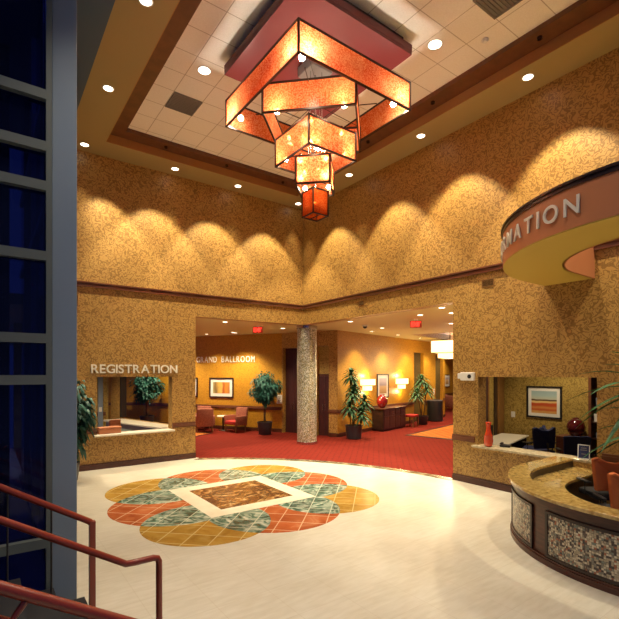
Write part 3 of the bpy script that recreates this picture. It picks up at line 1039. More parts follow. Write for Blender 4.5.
for k_, t_ in enumerate((1.6, 3.0, 4.6)):
    p = CP(t_, .9)
    downlight('downlight', 'small foyer ceiling light washing the GRAND BALLROOM wall, %s from the tree' % ORD[k_], p.x, p.y, HL, .06, M['lamp_low'], 320, 105, .7, FO)
for x, y, lab in ((-2.6, 6.8, 'foyer ceiling light over the armchairs'), (-3.0, 10.2, 'foyer ceiling light over the far tree'), (EP(12.5, -1)[0], EP(12.5, -1)[1], 'foyer ceiling light over the far corridor seats'), (EP(14.6, 1.4)[0], EP(14.6, 1.4)[1], 'added foyer ceiling light at the corridor end')):  # the corridor-end light is added to brighten the far wall
    downlight('downlight', lab, x, y, HL, .07, M['lamp_low'], 320, 120, .6, FO)
downlight('downlight', 'ceiling light inside the information office', 1.9, -7.0, HL, .08, M['lamp_low'], 300, 120, .6, FO)
downlight('downlight', 'ceiling light inside the registration room', -6.1, 2.0, HL, .08, M['lamp_low'], 520, 120, .6, FO)

# vents and detector in the tile ceiling, grilles on the walls
def vent(label, x, y, z):
    t = thing('ceiling_vent', label, 'vent', (x, y, z), 0, 'grey ceiling vents')
    bm = new(); box(bm, (-.30, -.30, -.012), (.30, .30, -.001)); obj('backing', bm, M['grey_vent'], t)
    bm = new()
    for k in range(11):
        y_ = -.27 + .054 * k
        box(bm, (-.27, y_ - .004, -.022), (.27, y_ + .012, -.012))
    box(bm, (-.30, -.30, -.024), (-.27, .30, -.012)); box(bm, (.27, -.30, -.024), (.30, .30, -.012))
    box(bm, (-.27, -.30, -.024), (.27, -.28, -.012)); box(bm, (-.27, .28, -.024), (.27, .30, -.012))
    obj('grille', bm, M['grey_vent'], t)
vent('grey square vent in the tile ceiling near the registration wall', -5.12, -2.84, 8.12)
vent('grey square vent in the tile ceiling at the top edge above the desk side', -2.19, -8.31, 8.12)
bm = new(); lathe(bm, [(.055, 0), (.06, -.02), (.04, -.045), (.015, -.05)], 20, (-1.60, -7.66, 8.12)); tag(obj('smoke_detector', bm, M['white'], smooth='auto'), 'small white smoke detector on the tile ceiling', 'smoke detector')

def grille(label, loc, rz, w, h):
    t = thing('wall_vent', label, 'vent', loc, rz, 'small bronze wall vents')
    bm = new()
    box(bm, (-w / 2, -.015, -h / 2), (w / 2, 0, -h / 2 + .012)); box(bm, (-w / 2, -.015, h / 2 - .012), (w / 2, 0, h / 2))
    box(bm, (-w / 2, -.015, -h / 2), (-w / 2 + .012, 0, h / 2)); box(bm, (w / 2 - .012, -.015, -h / 2), (w / 2, 0, h / 2))
    obj('frame', bm, M['bronze_grille'], t)
    bm = new(); box(bm, (-w / 2 + .012, -.004, -h / 2 + .012), (w / 2 - .012, -.001, h / 2 - .012)); obj('backing', bm, M['bronze'], t)
    bm = new()
    k = -h / 2 + .03
    while k < h / 2 - .015:
        box(bm, (-w / 2 + .012, -.012, k), (w / 2 - .012, -.005, k + .006)); k += .022
    obj('slats', bm, M['bronze_grille'], t)
grille('small wall vent under the moulding beside the information canopy', (0, -6.72, 4.30), -PI / 2, .28, .15)
grille('small wall vent under the moulding above the foyer opening', (0, -2.84, 4.36), -PI / 2, .20, .12)
grille('small wall vent under the moulding beside the glazed post', (-6.83, 0, 4.16), 0, .26, .30)

# ------------------------------------------------------------------ doors, exit signs, dome
dd = (P0 - CA).normalized()
dn = Vector((-dd.y, dd.x))
def DP(s, off=0.):
    return CA + dd * s + dn * off
def double_door(name, s0, s1, h, off):
    bm = new()
    mx = Matrix.Translation((*DP(s0, off), 0)) @ Matrix.Rotation(angD, 4, 'Z')
    L = s1 - s0
    box(bm, (.02, -.05, .01), (L / 2 - .004, 0, h), mx)
    box(bm, (L / 2 + .004, -.05, .01), (L - .02, 0, h), mx)
    o = struct(name, bm, M['wood_door'])
    bm = new()
    for sx in (-.045, .045):
        tube(bm, [mx @ Vector((L / 2 + sx, -.05, .95)), mx @ Vector((L / 2 + sx, -.085, .97)), mx @ Vector((L / 2 + sx, -.085, 1.20)), mx @ Vector((L / 2 + sx, -.05, 1.22))], .011, 8)
    obj('door_handle', bm, M['chrome'], o, 'auto')
    return o
double_door('door_1', LD - .89, LD - .37, 2.28, .16)
double_door('door_2', .05, .85, 3.38, .22)
bm = new()
mx = Matrix.Translation((*DP(LD - .89, .16), 0)) @ Matrix.Rotation(angD, 4, 'Z')
box(bm, (0, -.06, 2.285), (.52, .04, 2.36), mx); struct('trim_door_head', bm, M['wood'])
bm = new(); box(bm, (0, -.01, 2.36), (.52, .04, 3.43), mx); struct('wall_door_transom', bm, M['paper_olive'])
bm = new(); mx = Matrix.Translation((-6.35, 4.9, 0))
box(bm, (.02, -.06, 0), (.95, 0, 2.2), mx); d3 = struct('door_3', bm, M['wood_door'])
bm = new(); box(bm, (1.0, -.07, 0), (1.16, .0, 2.35), mx); box(bm, (-.14, -.07, 0), (.02, 0, 2.35), mx); struct('trim_registration_door', bm, M['steel'])
bm = new(); box(bm, (1.03, -.085, 1.04), (1.12, -.072, 1.20), mx); tag(obj('light_switch', bm, M['white']), 'white switch plate on the door jamb inside the registration room', 'light switch')

def exit_sign(label, x, y, rz, zc):
    t = thing('exit_sign', label, 'exit sign', (x, y, zc), rz, 'red exit signs')
    bm = new(); rbox(bm, (-.17, -.02, -.10), (.17, .02, .10), .008); obj('plate', bm, M['exit_plate'], t)
    bm = new(); box(bm, (-.05, -.018, .10), (.05, .018, HL - zc - .001)); obj('mount', bm, M['white'], t)
    k0 = set(bpy.data.objects)
    letters(t, 'EXIT', .13, .27, M['exit_red'], .006)
    for o in set(bpy.data.objects) - k0:
        o.location.x -= .135
        o.location.y -= .012
        o.location.z -= .065
exit_sign('red exit sign hanging before the GRAND BALLROOM wall', -1.08, 1.12, R(-45), 3.86)
exit_sign('red exit sign hanging over the corridor near the tray ceiling', 1.75, -3.30, R(-45), 3.84)
t = thing('ceiling_dome_camera', 'small dark dome camera on the foyer ceiling', 'security camera', (1.69, -1.19, HL))
bm = new(); lathe(bm, [(.09, 0), (.09, -.04), (.075, -.05)], 24); obj('base', bm, M['white'], t, 'auto')
bm = new(); lathe(bm, [(.072, -.05), (.068, -.08), (.045, -.11), (.01, -.122)], 24); obj('dome', bm, M['black'], t, True)

# ------------------------------------------------------------------ pictures
def picture(name, label, loc, rz, w, h, fr, matw, pm, fm='black', group=None):
    t = thing(name, label, 'picture', loc, rz, group)
    bm = new()
    d = .035
    box(bm, (-w / 2, -d, 0), (w / 2, -.002, fr)); box(bm, (-w / 2, -d, h - fr), (w / 2, -.002, h))
    box(bm, (-w / 2, -d, fr), (-w / 2 + fr, -.002, h - fr)); box(bm, (w / 2 - fr, -d, fr), (w / 2, -.002, h - fr))
    obj('frame', bm, M[fm], t)
    bm = new(); box(bm, (-w / 2 + fr, -.018, fr), (w / 2 - fr, -.004, h - fr)); obj('mount_board', bm, M['white'], t)
    k = fr + matw
    bm = new(); box(bm, (-w / 2 + k, -.021, k), (w / 2 - k, -.019, h - k)); obj('print', bm, pm, t)
land = picture_mat('landscape_print', [(0, (.62, .34, .10)), (.10, (.50, .085, .025)), (.22, (.62, .26, .07)), (.33, (.48, .07, .025)), (.44, (.52, .10, .03)), (.48, (.72, .52, .22)), (.55, (.66, .45, .18)), (.58, (.10, .05, .03)), (.63, (.14, .08, .05)), (.66, (.52, .55, .44)), (.85, (.38, .52, .52)), (1., (.34, .47, .50))], 'Z', .17, .68, .10, 4)
picture('framed_picture', 'black-framed landscape print of blue sky over red fields on the office wall', (3.46, -6.195, 1.20), -PI / 2, .92, .85, .045, .085, land)
smear = picture_mat('abstract_print', [(0, (.40, .38, .16)), (.2, (.20, .12, .04)), (.35, (.55, .36, .08)), (.5, (.68, .42, .10)), (.62, (.38, .08, .02)), (.75, (.62, .25, .04)), (1., (.35, .16, .05))], 'X', -.45, .45, .3, 3)
p = CP(2.88); picture('framed_picture', 'dark-framed golden abstract under the GRAND BALLROOM letters', (p.x, p.y, 1.34), angC, 1.22, .86, .06, .13, smear, 'wood_dark')
p = CP(4.62); picture('framed_picture', 'dark-framed golden abstract cut off by the opening edge', (p.x, p.y, 1.34), angC, 1.0, .86, .06, .13, smear, 'wood_dark')
sea = picture_mat('marsh_print', [(0, (.30, .16, .06)), (.25, (.50, .30, .12)), (.45, (.62, .42, .22)), (.55, (.35, .30, .38)), (.75, (.55, .48, .52)), (1., (.46, .48, .58))], 'Z', .15, .90, .12, 4)
p = EP(3.32); picture('framed_picture', 'tall framed marsh print between the two wall sconces', (p.x, p.y, 1.33), angE, .98, 1.03, .05, .14, sea, 'wood_dark')
p = EP(15.75, 2.2); picture('framed_picture', 'narrow framed print far down the corridor', (p.x, p.y, 1.45), angE, .9, .85, .05, .14, sea, 'wood_dark')

# ------------------------------------------------------------------ sconces and pendant
def sconce(label, t_):
    p = EP(t_)
    t = thing('wall_sconce', label, 'wall lamp', (p.x, p.y, 1.66), angE, 'two-tier wall sconces')
    bm = new(); box(bm, (-.10, -.03, .05), (.10, 0, .42)); obj('back_plate', bm, M['bronze'], t)
    for nm, w, d, z0, z1 in (('upper_shade', .45, .17, .24, .50), ('lower_shade', .27, .12, .02, .22)):
        bm = new(); rbox(bm, (-w, -.04 - d, z0), (w, -.04, z1), .006); sh = obj(nm, bm, M['shade'], t)
        bm = new()
        for z in (z0, z1):
            for a, b in (((-w, -.04 - d), (w, -.04 - d)), ((-w, -.04 - d), (-w, -.04)), ((w, -.04 - d), (w, -.04))):
                bar(bm, (a[0], a[1], z), (b[0], b[1], z), .012)
        obj('shade_rim', bm, M['bronze'], sh)
    for z in (.62, -.10):
        l = bpy.data.lights.new('lamp', 'POINT'); l.energy = 22; l.color = (1., .74, .36); l.shadow_soft_size = .08
        o = bpy.data.objects.new('lamp', l); COL.objects.link(o); o.parent = t; o.location = (0, -.16, z)
sconce('glowing two-tier wall sconce beside the taller corner plant', 1.93)
sconce('glowing two-tier wall sconce above the far end of the credenza', 4.86)
t = thing('pendant_lamp', 'large glowing square two-tier pendant at the edge of the corridor opening', 'pendant lamp', (8.35, .35, 0), angE)
for nm, w, z0, z1 in (('upper_shade', .62, 3.31, 3.84), ('lower_shade', .40, 3.06, 3.29)):
    bm = new(); rbox(bm, (-w, -w, z0), (w, w, z1), .01); sh = obj(nm, bm, M['shade'], t)
    bm = new()
    for z in (z0, z1):
        for k in range(4):
            a = ((-w, -w), (w, -w), (w, w), (-w, w)); bar(bm, (*a[k], z), (*a[(k + 1) % 4], z), .02)
    obj('shade_rim', bm, M['bronze'], sh)
bm = new(); tube(bm, [(0, 0, 3.8), (0, 0, 4.45)], .02, 8); obj('stem', bm, M['bronze'], t, 'auto')
l = bpy.data.lights.new('lamp', 'POINT'); l.energy = 160; l.color = (1., .74, .40); l.shadow_soft_size = .3
o = bpy.data.objects.new('lamp', l); COL.objects.link(o); o.parent = t; o.location = (0, 0, 2.8)
t = thing('tray_panel', 'dark maroon square panel in the raised corridor ceiling above the pendant', 'ceiling panel', (8.35, .35, 4.45), angE)
bm = new(); box(bm, (-1.0, -1.0, 0), (1.0, 1.0, .168)); obj('panel', bm, M['maroon'], t)
for sx in (-2.2, 2.2):  # added point lamps without fixtures, to brighten the tray
    l = bpy.data.lights.new('lamp', 'POINT'); l.energy = 70; l.color = (1., .84, .66); l.shadow_soft_size = .12
    o = bpy.data.objects.new('lamp', l); COL.objects.link(o); o.parent = t; o.location = (sx, 0, -.12)

# ------------------------------------------------------------------ furniture of the foyer
p = EP(2.40)
t = thing('credenza', 'dark wood credenza against the sconce wall under the framed print', 'cabinet', (p.x, p.y, 0), angE)
L = 1.95
bm = new(); box(bm, (.0, -.56, .08), (L, -.04, .90)); obj('body', bm, M['wood_dark'], t)
bm = new(); rbox(bm, (-.04, -.61, .902), (L + .04, -.03, .95), .008); obj('top', bm, M['wood'], t)
bm = new(); box(bm, (.05, -.52, 0), (L - .05, -.08, .079)); obj('plinth', bm, M['black'], t)
for k in range(4):
    x0 = .04 + k * (L - .08) / 4
    bm = new(); box(bm, (x0 + .01, -.585, .11), (x0 + (L - .08) / 4 - .01, -.562, .62)); dr = obj('door', bm, M['wood_door'], t, bev=.004)
    bm = new(); box(bm, (x0 + .30, -.60, .48), (x0 + .32, -.586, .58)); obj('handle', bm, M['chrome'], dr)
    bm = new(); box(bm, (x0 + .01, -.585, .64), (x0 + (L - .08) / 4 - .01, -.562, .88)); dr = obj('drawer', bm, M['wood_door'], t, bev=.004)
    bm = new(); box(bm, (x0 + .18, -.60, .75), (x0 + .28, -.586, .765)); obj('handle', bm, M['chrome'], dr)
p = EP(2.72, -.32)
bm = new(); lathe(bm, [(.09, 0), (.14, .03), (.22, .18), (.235, .30), (.20, .42), (.13, .50), (.10, .52), (.115, .56), (.10, .56), (.085, .52), (.03, .50)], 28, (p.x, p.y, .952)); tag(obj('vase', bm, M['red_glaze'], smooth=True), 'glossy red round vase standing on the credenza', 'vase')
p = EP(2.02); t = thing('power_outlet', 'pale outlet plate low on the sconce wall beside the credenza', 'outlet', (p.x, p.y, .40), angE)
bm = new(); box(bm, (-.05, -.008, -.07), (.05, -.001, .07)); obj('plate', bm, M['white'], t)
bm = new(); box(bm, (-.02, -.010, .015), (.02, -.0085, .045)); box(bm, (-.02, -.010, -.045), (.02, -.0085, -.015)); obj('sockets', bm, M['grey_vent'], t)
p = EP(8.62); bm = new(); box(bm, (-.06, -.010, -.16), (.06, -.001, .16)); o = tag(obj('wall_switch', bm, M['white']), 'white plate on the wall above the black bin', 'switch'); o.location = (p.x, p.y, 1.42); o.rotation_euler = (0, 0, angE)
p = EP(4.80, -.62)
t = thing('stool', 'low wooden stool with a red seat beside the credenza', 'stool', (p.x, p.y, 0), angE)
bm = new(); rbox(bm, (-.28, -.24, .44), (.28, .24, .55), .03); obj('seat', bm, M['red_fabric'], t, 'auto')
for sx in (-.24, .24):
    for sy in (-.20, .20):
        bm = new(); box(bm, (sx - .022, sy - .022, .0065), (sx + .022, sy + .022, .438)); obj('leg', bm, M['chair_wood'], t)
p = EP(7.65, -.48)
t = thing('round_bin', 'black round bin against the wall between the dark niches', 'bin', (p.x, p.y, 0))
bm = new(); lathe(bm, [(.36, .0065), (.38, .03), (.38, .98), (.36, 1.0)], 36); obj('body', bm, M['black'], t, 'auto')
bm = new(); lathe(bm, [(.385, .99), (.39, 1.03), (.30, 1.06), (.18, 1.05), (.17, 1.0)], 36); obj('lid', bm, M['pot'], t, 'auto')

def armchair(label, x, y, rz, m, first=[None]):
    if first[0] is None:
        t = thing('armchair', label, 'armchair', (x, y, .0185), rz, 'upholstered foyer armchairs')
        bm = new(); rbox(bm, (-.30, -.30, .30), (.30, .28, .46), .04); obj('seat', bm, M['red_fabric'], t, 'auto')
        bm = new(); rbox(bm, (-.33, .22, .26), (.33, .34, 1.0), .05, Matrix.Rotation(R(-6), 4, 'X')); obj('backrest', bm, m, t, 'auto')
        for sx in (-1, 1):
            bm = new(); rbox(bm, (sx * .35 - .05, -.28, .28), (sx * .35 + .05, .30, .66), .035); obj('arm', bm, m, t, 'auto')
        for sx in (-.30, .30):
            for sy in (-.24, .26):
                bm = new(); tube(bm, [(sx, sy, 0), (sx, sy, .30)], [.018, .028], 8); obj('leg', bm, M['chair_wood'], t, 'auto')
        first[0] = t
        return t
    return dup(first[0], (x, y, .0185 if x < 2 else .0065), rz, label)
armchair('rose armchair seen from behind, beside the small table', CP(2.95, 1.10).x, CP(2.95, 1.10).y, R(160), M['rose_fabric'])
armchair('rose armchair turned sideways, nearest the tree', CP(1.80, .62).x, CP(1.80, .62).y, R(-75), M['rose_fabric'])
armchair('red-seated armchair half hidden at the opening edge', CP(3.95, 1.25).x, CP(3.95, 1.25).y, R(95), M['rose_fabric'])
armchair('rose armchair against the ballroom wall behind the small table', CP(3.55, .60).x, CP(3.55, .60).y, angC + R(8), M['rose_fabric'])
p = EP(13.9, 1.25)
armchair('rose armchair far down the corridor, nearer one', p.x, p.y, angE + R(100), M['rose_fabric'])
p = EP(15.0, 1.55)
armchair('rose armchair far down the corridor, farther one', p.x, p.y, angE + R(10), M['rose_fabric'])
t = thing('side_table', 'small round dark table among the foyer armchairs', 'table', (CP(2.52, .42).x, CP(2.52, .42).y, .0065))
bm = new(); lathe(bm, [(.25, .58), (.26, .60), (.25, .62)], 28); obj('top', bm, M['white_stone'], t, 'auto')
bm = new(); lathe(bm, [(.20, 0), (.18, .03), (.04, .06), (.035, .58)], 20); obj('base', bm, M['wood_dark'], t, 'auto')
p = CP(.10)
t = thing('wall_notice', 'small white notice with dark print beside the tree', 'notice', (p.x, p.y, 1.34), angC)
bm = new(); box(bm, (-.12, -.02, -.18), (.12, -.001, .18)); obj('board', bm, M['white'], t)
bm = new()
for z, w in ((.09, .06), (.02, .045), (-.05, .06), (-.10, .03)):
    box(bm, (-w, -.0215, z - .018), (w, -.0202, z + .018))
obj('print', bm, M['grey_vent'], t)

# ------------------------------------------------------------------ plants
def leaf(bm, base, d, L, w, droop=.3, fold=.15, seg=4):
    d = Vector(d).normalized()
    up = Vector((0, 0, 1))
    s = d.cross(up)
    if s.length < .05:
        s = Vector((1, 0, 0))
    s.normalize()
    prev = None
    p = Vector(base)
    for k in range(seg + 1):
        f = k / seg
        ww = w * math.sin(PI * min(1, .12 + f * .88)) if k < seg else 0
        c = p + d * (L * f) - up * (droop * L * f * f)
        if ww > 1e-5:
            cur = [bm.verts.new(c - s * ww + up * fold * ww), bm.verts.new(c), bm.verts.new(c + s * ww + up * fold * ww)]
        else:
            cur = [bm.verts.new(c)]
        if prev:
            if len(cur) == 3:
                bm.faces.new((prev[0], prev[1], cur[1], cur[0])); bm.faces.new((prev[1], prev[2], cur[2], cur[1]))
            else:
                bm.faces.new((prev[0], prev[1], cur[0])); bm.faces.new((prev[1], prev[2], cur[0]))
        prev = cur
def pot(t, r, h, m='pot'):
    bm = new(); lathe(bm, [(r * .78, .0065), (r * .85, .03), (r, h - .04), (r * 1.04, h - .04), (r * 1.04, h), (r * .92, h), (r * .88, h - .06)], 28); obj('pot', bm, M[m], t, 'auto')
    bm = new(); lathe(bm, [(r * .9, h - .07), (r * .4, h - .055)], 20); obj('soil', bm, M['soil'], t)
def rv():
    while True:
        v = Vector((random.uniform(-1, 1), random.uniform(-1, 1), random.uniform(-1, 1)))
        if .05 < v.length < 1:
            return v
def ficus(name, label, loc, cz, rad, rz_, ph, pr, n, leafm, L=.10, cat='potted tree', droop=.5):
    t = thing(name, label, cat, loc)
    pot(t, pr, ph)
    bm = new()
    for k in range(3):
        a = 2.1 * k
        tube(bm, [(.03 * math.cos(a), .03 * math.sin(a), ph - .08), (.035 * math.cos(a + 1.2), .035 * math.sin(a + 1.2), (ph + cz) / 2 - .1), (.05 * math.cos(a + 2), .05 * math.sin(a + 2), cz - rz_ * .3), (.3 * rad * math.cos(a + 2), .3 * rad * math.sin(a + 2), cz + rz_ * .3)], [.024, .022, .018, .008], 7)
    obj('trunk', bm, M['bark'], t, True)
    bm = new()
    cl = [rv() * .78 for _ in range(34)]
    for _ in range(n):
        c = random.choice(cl) + rv() * .34
        p = Vector((c.x * rad, c.y * rad, cz + c.z * rz_))
        d = Vector((c.x, c.y, random.uniform(-.6, .5))) + rv() * .8
        leaf(bm, p, d, L * random.uniform(.7, 1.25), L * .26, droop, .2, 3)
    obj('foliage', bm, leafm, t)
    return t
ficus('potted_ficus', 'bushy ficus tree in a dark pot beside the GRAND BALLROOM wall', (.27, 2.96, 0), 1.80, .64, .60, .50, .29, 2600, M['leaf_teal'], .13)
ficus('potted_ficus', 'ficus tree in a dark pot seen through the registration window', (-2.80, 7.93, 0), 1.75, .74, .66, .52, .30, 1900, M['leaf_teal'], .15)
ficus('weeping_plant', 'dark weeping indoor tree half hidden behind the glazed steel post', (-7.08, -.98, 0), 1.55, .52, .95, .42, .26, 1700, M['leaf_dark'], .16, droop=1.0)

def dracaena(label, loc, ph, pr, canes, L, group='potted dracaenas'):
    t = thing('potted_dracaena', label, 'potted plant', loc, 0, group)
    pot(t, pr, ph)
    for (x, y, h, lx, ly) in canes:
        bm = new(); tube(bm, [(x, y, ph - .07), (x + lx * .5, y + ly * .5, (ph + h) / 2), (x + lx, y + ly, h)], [.028, .024, .018], 8); cn = obj('cane', bm, M['bark'], t, True)
        bm = new()
        for k in range(46):
            f = k / 46
            a = k * 2.4
            el = -.35 + 1.6 * f
            d = Vector((math.cos(a) * math.cos(el), math.sin(a) * math.cos(el), math.sin(el)))
            leaf(bm, (x + lx, y + ly, h - .22 + .26 * f), d, L * random.uniform(.75, 1.1), .052, .6, .3, 5)
        obj('leaf_rosette', bm, M['leaf_green'], cn)
    return t
p = EP(.10, -.66)
dracaena('tall dracaena in a dark pot at the corner of the sconce wall', (p.x, p.y, 0), .50, .31, [(.05, .05, 2.40, -.10, .04), (-.06, -.02, 1.75, -.05, -.05), (.08, -.06, 1.45, .28, -.12), (-.1, .05, 1.25, -.16, -.12), (0, .0, 1.95, .12, .1), (.02, -.1, 1.0, .05, -.25)], .42)
p = EP(5.8, -.66)
dracaena('shorter dracaena in a dark pot before the dark niche', (p.x, p.y, 0), .42, .27, [(.02, .03, 2.15, .05, .06), (-.05, -.02, 1.55, -.45, -.1), (.05, -.04, 1.75, .18, -.05)], .48)
# long-leaved plant at the right of the desk
t = thing('potted_palm', 'plant with long green blade leaves reaching in from the right edge above the desk', 'potted palm', (-.52, -9.78, 0))
pot(t, .26, .5)
for (lx, ly, h, nb) in ((.0, .04, 2.25, 34), (-.12, -.10, 1.66, 30)):
    bm = new(); tube(bm, [(lx * .3, ly * .3, .43), (lx * .8, ly * .8, h * .6), (lx, ly, h)], [.03, .026, .02], 8); cn = obj('cane', bm, M['bark'], t, True)
    bm = new()
    for k in range(nb):
        f = k / nb
        a = k * 2.4 + .5
        el = -.30 + 1.6 * f
        d = Vector((math.cos(a) * math.cos(el), math.sin(a) * math.cos(el), math.sin(el)))
        ln = random.uniform(.9, 1.25)
        bx, by = lx + d.x * .05, ly + d.y * .05
        if d.x > .25:
            ln *= .33
        leaf(bm, (bx, by, h - .15 + .2 * f), d, ln, .052, .45, .3, 7)
    obj('leaf_rosette', bm, M['leaf_palm'], cn)

# ------------------------------------------------------------------ registration and office contents
t = thing('leather_box', 'tan leather box lying on the registration ledge', 'box', (-5.98, .14, .8635), R(5))
bm = new(); rbox(bm, (-.27, -.12, 0), (.27, .12, .12), .012); obj('body', bm, M['leather'], t)
bm = new(); rbox(bm, (-.275, -.125, .122), (.275, .125, .165), .01); obj('lid', bm, M['leather'], t)
t = thing('guest_chair', 'tan chair back rising behind the registration ledge', 'chair', (-5.62, .75, 0.0045), R(10))
bm = new(); rbox(bm, (-.24, -.22, .42), (.24, .22, .50), .03); obj('seat', bm, M['leather'], t)
bm = new(); rbox(bm, (-.16, .17, .58), (.16, .23, 1.12), .03); obj('backrest', bm, M['leather'], t)
for sx in (-.2, .2):
    for sy in (-.18, .18):
        bm = new(); tube(bm, [(sx, sy, 0), (sx, sy, .42)], .016, 8); obj('leg', bm, M['black'], t)
bm = new()
for sx in (-.1, .1):
    bar(bm, (sx, .2, .46), (sx, .2, .62), .025)
obj('back_support', bm, M['black'], t)

bm = new(); lathe(bm, [(.055, 0), (.085, .03), (.095, .12), (.085, .22), (.088, .225), (.06, .28), (.045, .38), (.052, .47), (.06, .51), (.048, .51), (.04, .45), (.02, .38)], 28, (-.02, -6.74, .8635))
tag(obj('vase', bm, M['orange_vase'], smooth=True), 'tall bright orange vase on the office ledge', 'vase')
t = thing('counter_frame', 'small dark framed notice standing on the ledge behind the curved desk', 'sign frame', (.10, -8.52, .8635), R(-75))
t.scale = (.85, .85, .88)
mx = Matrix.Rotation(R(-12), 4, 'X')
bm = new()
for lo, hi in (((-.11, -.01, 0), (.11, .01, .015)), ((-.11, -.01, .275), (.11, .01, .29)), ((-.11, -.01, .015), (-.095, .01, .275)), ((.095, -.01, .015), (.11, .01, .275))):
    box(bm, lo, hi, mx)
obj('frame', bm, M['white'], t)
bm = new(); box(bm, (-.095, -.006, .015), (.095, .006, .275), mx); obj('card', bm, M['navy'], t)
bm = new()
for z, w in ((.22, .05), (.18, .06), (.10, .04)):
    box(bm, (-w, -.0075, z - .008), (w, -.0062, z + .008), mx)
obj('print', bm, M['grey_vent'], t)
bm = new(); box(bm, (-.01, .0, 0), (.01, .10, .01)); box(bm, (-.01, .085, 0), (.01, .10, .14)); obj('easel_leg', bm, M['black'], t)

def office_chair(name, label, loc, rz, m, wing, group, up=0.):
    t = thing(name, label, 'office chair', loc, rz, group)
    bm = new(); rbox(bm, (-.26, -.25, .42 + up), (.26, .25, .52 + up), .04); obj('seat', bm, M['black_fabric'] if m == 'orange_fabric' else M[m], t, 'auto')
    bm = new()
    # back with a dipped top edge: two raised shoulders
    prof = [(-.26, .56), (-.285, .80), (-.30, 1.03), (-.24, 1.06), (-.12, 1.0), (0, .985), (.12, 1.0), (.24, 1.06), (.30, 1.03), (.285, .80), (.26, .56)]
    if not wing:
        prof = [(-.27, .54), (-.28, .98), (-.25, 1.0), (.25, 1.0), (.28, .98), (.27, .54)]
    f0 = [bm.verts.new((x, .22 + abs(x) * -.25, z + up)) for x, z in prof]
    f1 = [bm.verts.new((x * .97, .29 + abs(x) * -.25, z + up)) for x, z in prof]
    n = len(prof)
    bm.faces.new(f0); bm.faces.new(f1[::-1])
    for i in range(n):
        bm.faces.new((f0[i], f0[(i + 1) % n], f1[(i + 1) % n], f1[i]))
    obj('backrest', bm, M[m], t, bev=.015)
    bm = new(); tube(bm, [(0, .12, .44 + up), (0, .32, .50 + up), (0, .29, .70 + up)], .025, 8); obj('back_support', bm, M['black'], t, 'auto')
    for sx in (-1, 1):
        bm = new(); tube(bm, [(sx * .27, .05, .45 + up), (sx * .33, .05, .50 + up), (sx * .33, .05, .66 + up)], .015, 8); rbox(bm, (sx * .33 - .035, -.12, .66 + up), (sx * .33 + .035, .16, .69 + up), .01); obj('arm', bm, M['black'], t, 'auto')
    bm = new(); tube(bm, [(0, 0, .10), (0, 0, .42 + up)], .028, 12); obj('column', bm, M['black'], t, 'auto')
    for k in range(5):
        a = 2 * PI * k / 5
        bm = new(); tube(bm, [(0, 0, .12), (.26 * math.cos(a), .26 * math.sin(a), .075)], [.026, .016], 8); lg = obj('leg', bm, M['black'], t, 'auto')
        bm = new(); lathe(bm, [(.026, .0), (.028, .02), (.026, .05)], 12, (.26 * math.cos(a), .26 * math.sin(a), .001)); obj('caster', bm, M['black'], lg, 'auto')
    return t
office_chair('office_chair', 'orange-backed chair inside the curved desk, nearer the office window', (-.88, -9.21, 0), R(144), 'orange_fabric', True, 'orange chairs inside the curved desk', .09)
office_chair('office_chair', 'orange-backed chair inside the curved desk at the picture edge', (-1.36, -9.64, 0), R(135), 'orange_fabric', True, 'orange chairs inside the curved desk')
office_chair('office_chair', 'navy chair with winged back in the office below the framed landscape', (1.95, -6.80, 0), R(155), 'navy', True, 'navy office chairs', .10)
office_chair('office_chair', 'navy chair half behind the winged one, against the office wall', (2.62, -6.35, 0), R(-160), 'navy', True, 'navy office chairs', .02)
office_chair('office_chair', 'square-backed navy chair in front of the office credenza', (2.20, -7.48, 0), R(130), 'navy', False, 'navy office chairs')
t = thing('office_credenza', 'reddish wood credenza along the office back wall under the dark vase', 'cabinet', (3.46, -6.72, 0), -PI / 2)
bm = new(); box(bm, (0, -.48, .0), (.68, -.02, .80)); obj('body', bm, M['wood'], t)
bm = new(); rbox(bm, (-.02, -.50, .802), (.70, -.01, .84), .006); obj('top', bm, M['wood_rail'], t)
for k in range(2):
    bm = new(); box(bm, (.02 + k * .33, -.50, .05), (.33 + k * .33, -.482, .78)); dr = obj('door', bm, M['wood'], t, bev=.004)
    bm = new(); box(bm, (.29 + k * .09, -.512, .50), (.305 + k * .09, -.501, .62)); obj('handle', bm, M['chrome'], dr)
bm = new(); lathe(bm, [(.08, 0), (.13, .03), (.20, .15), (.21, .24), (.17, .36), (.09, .43), (.065, .44), (.075, .46), (.06, .46), (.03, .42)], 28, (3.20, -7.09, .8415)); tag(obj('vase', bm, M['maroon_glaze'], smooth=True), 'round dark maroon vase on the office credenza', 'vase')
t = thing('bookcase', 'dark open bookcase with a red wood side at the end of the office wall', 'bookcase', (3.455, -7.49, 0), -PI / 2)
bm = new(); box(bm, (-.06, -.42, 0), (.0, -.01, 2.9)); obj('side_panel', bm, M['wood_rail'], t)
bm = new(); box(bm, (.80, -.42, 0), (.86, -.01, 2.9)); obj('side_panel', bm, M['wood_rail'], t)
bm = new(); box(bm, (0, -.03, 0), (.8, -.01, 2.9)); obj('back_panel', bm, M['black'], t)
for z in (.45, .84, 1.22, 1.58, 1.95, 2.3, 2.86):
    bm = new(); box(bm, (.001, -.40, z), (.799, -.031, z + .03)); obj('shelf', bm, M['wood_dark'], t)
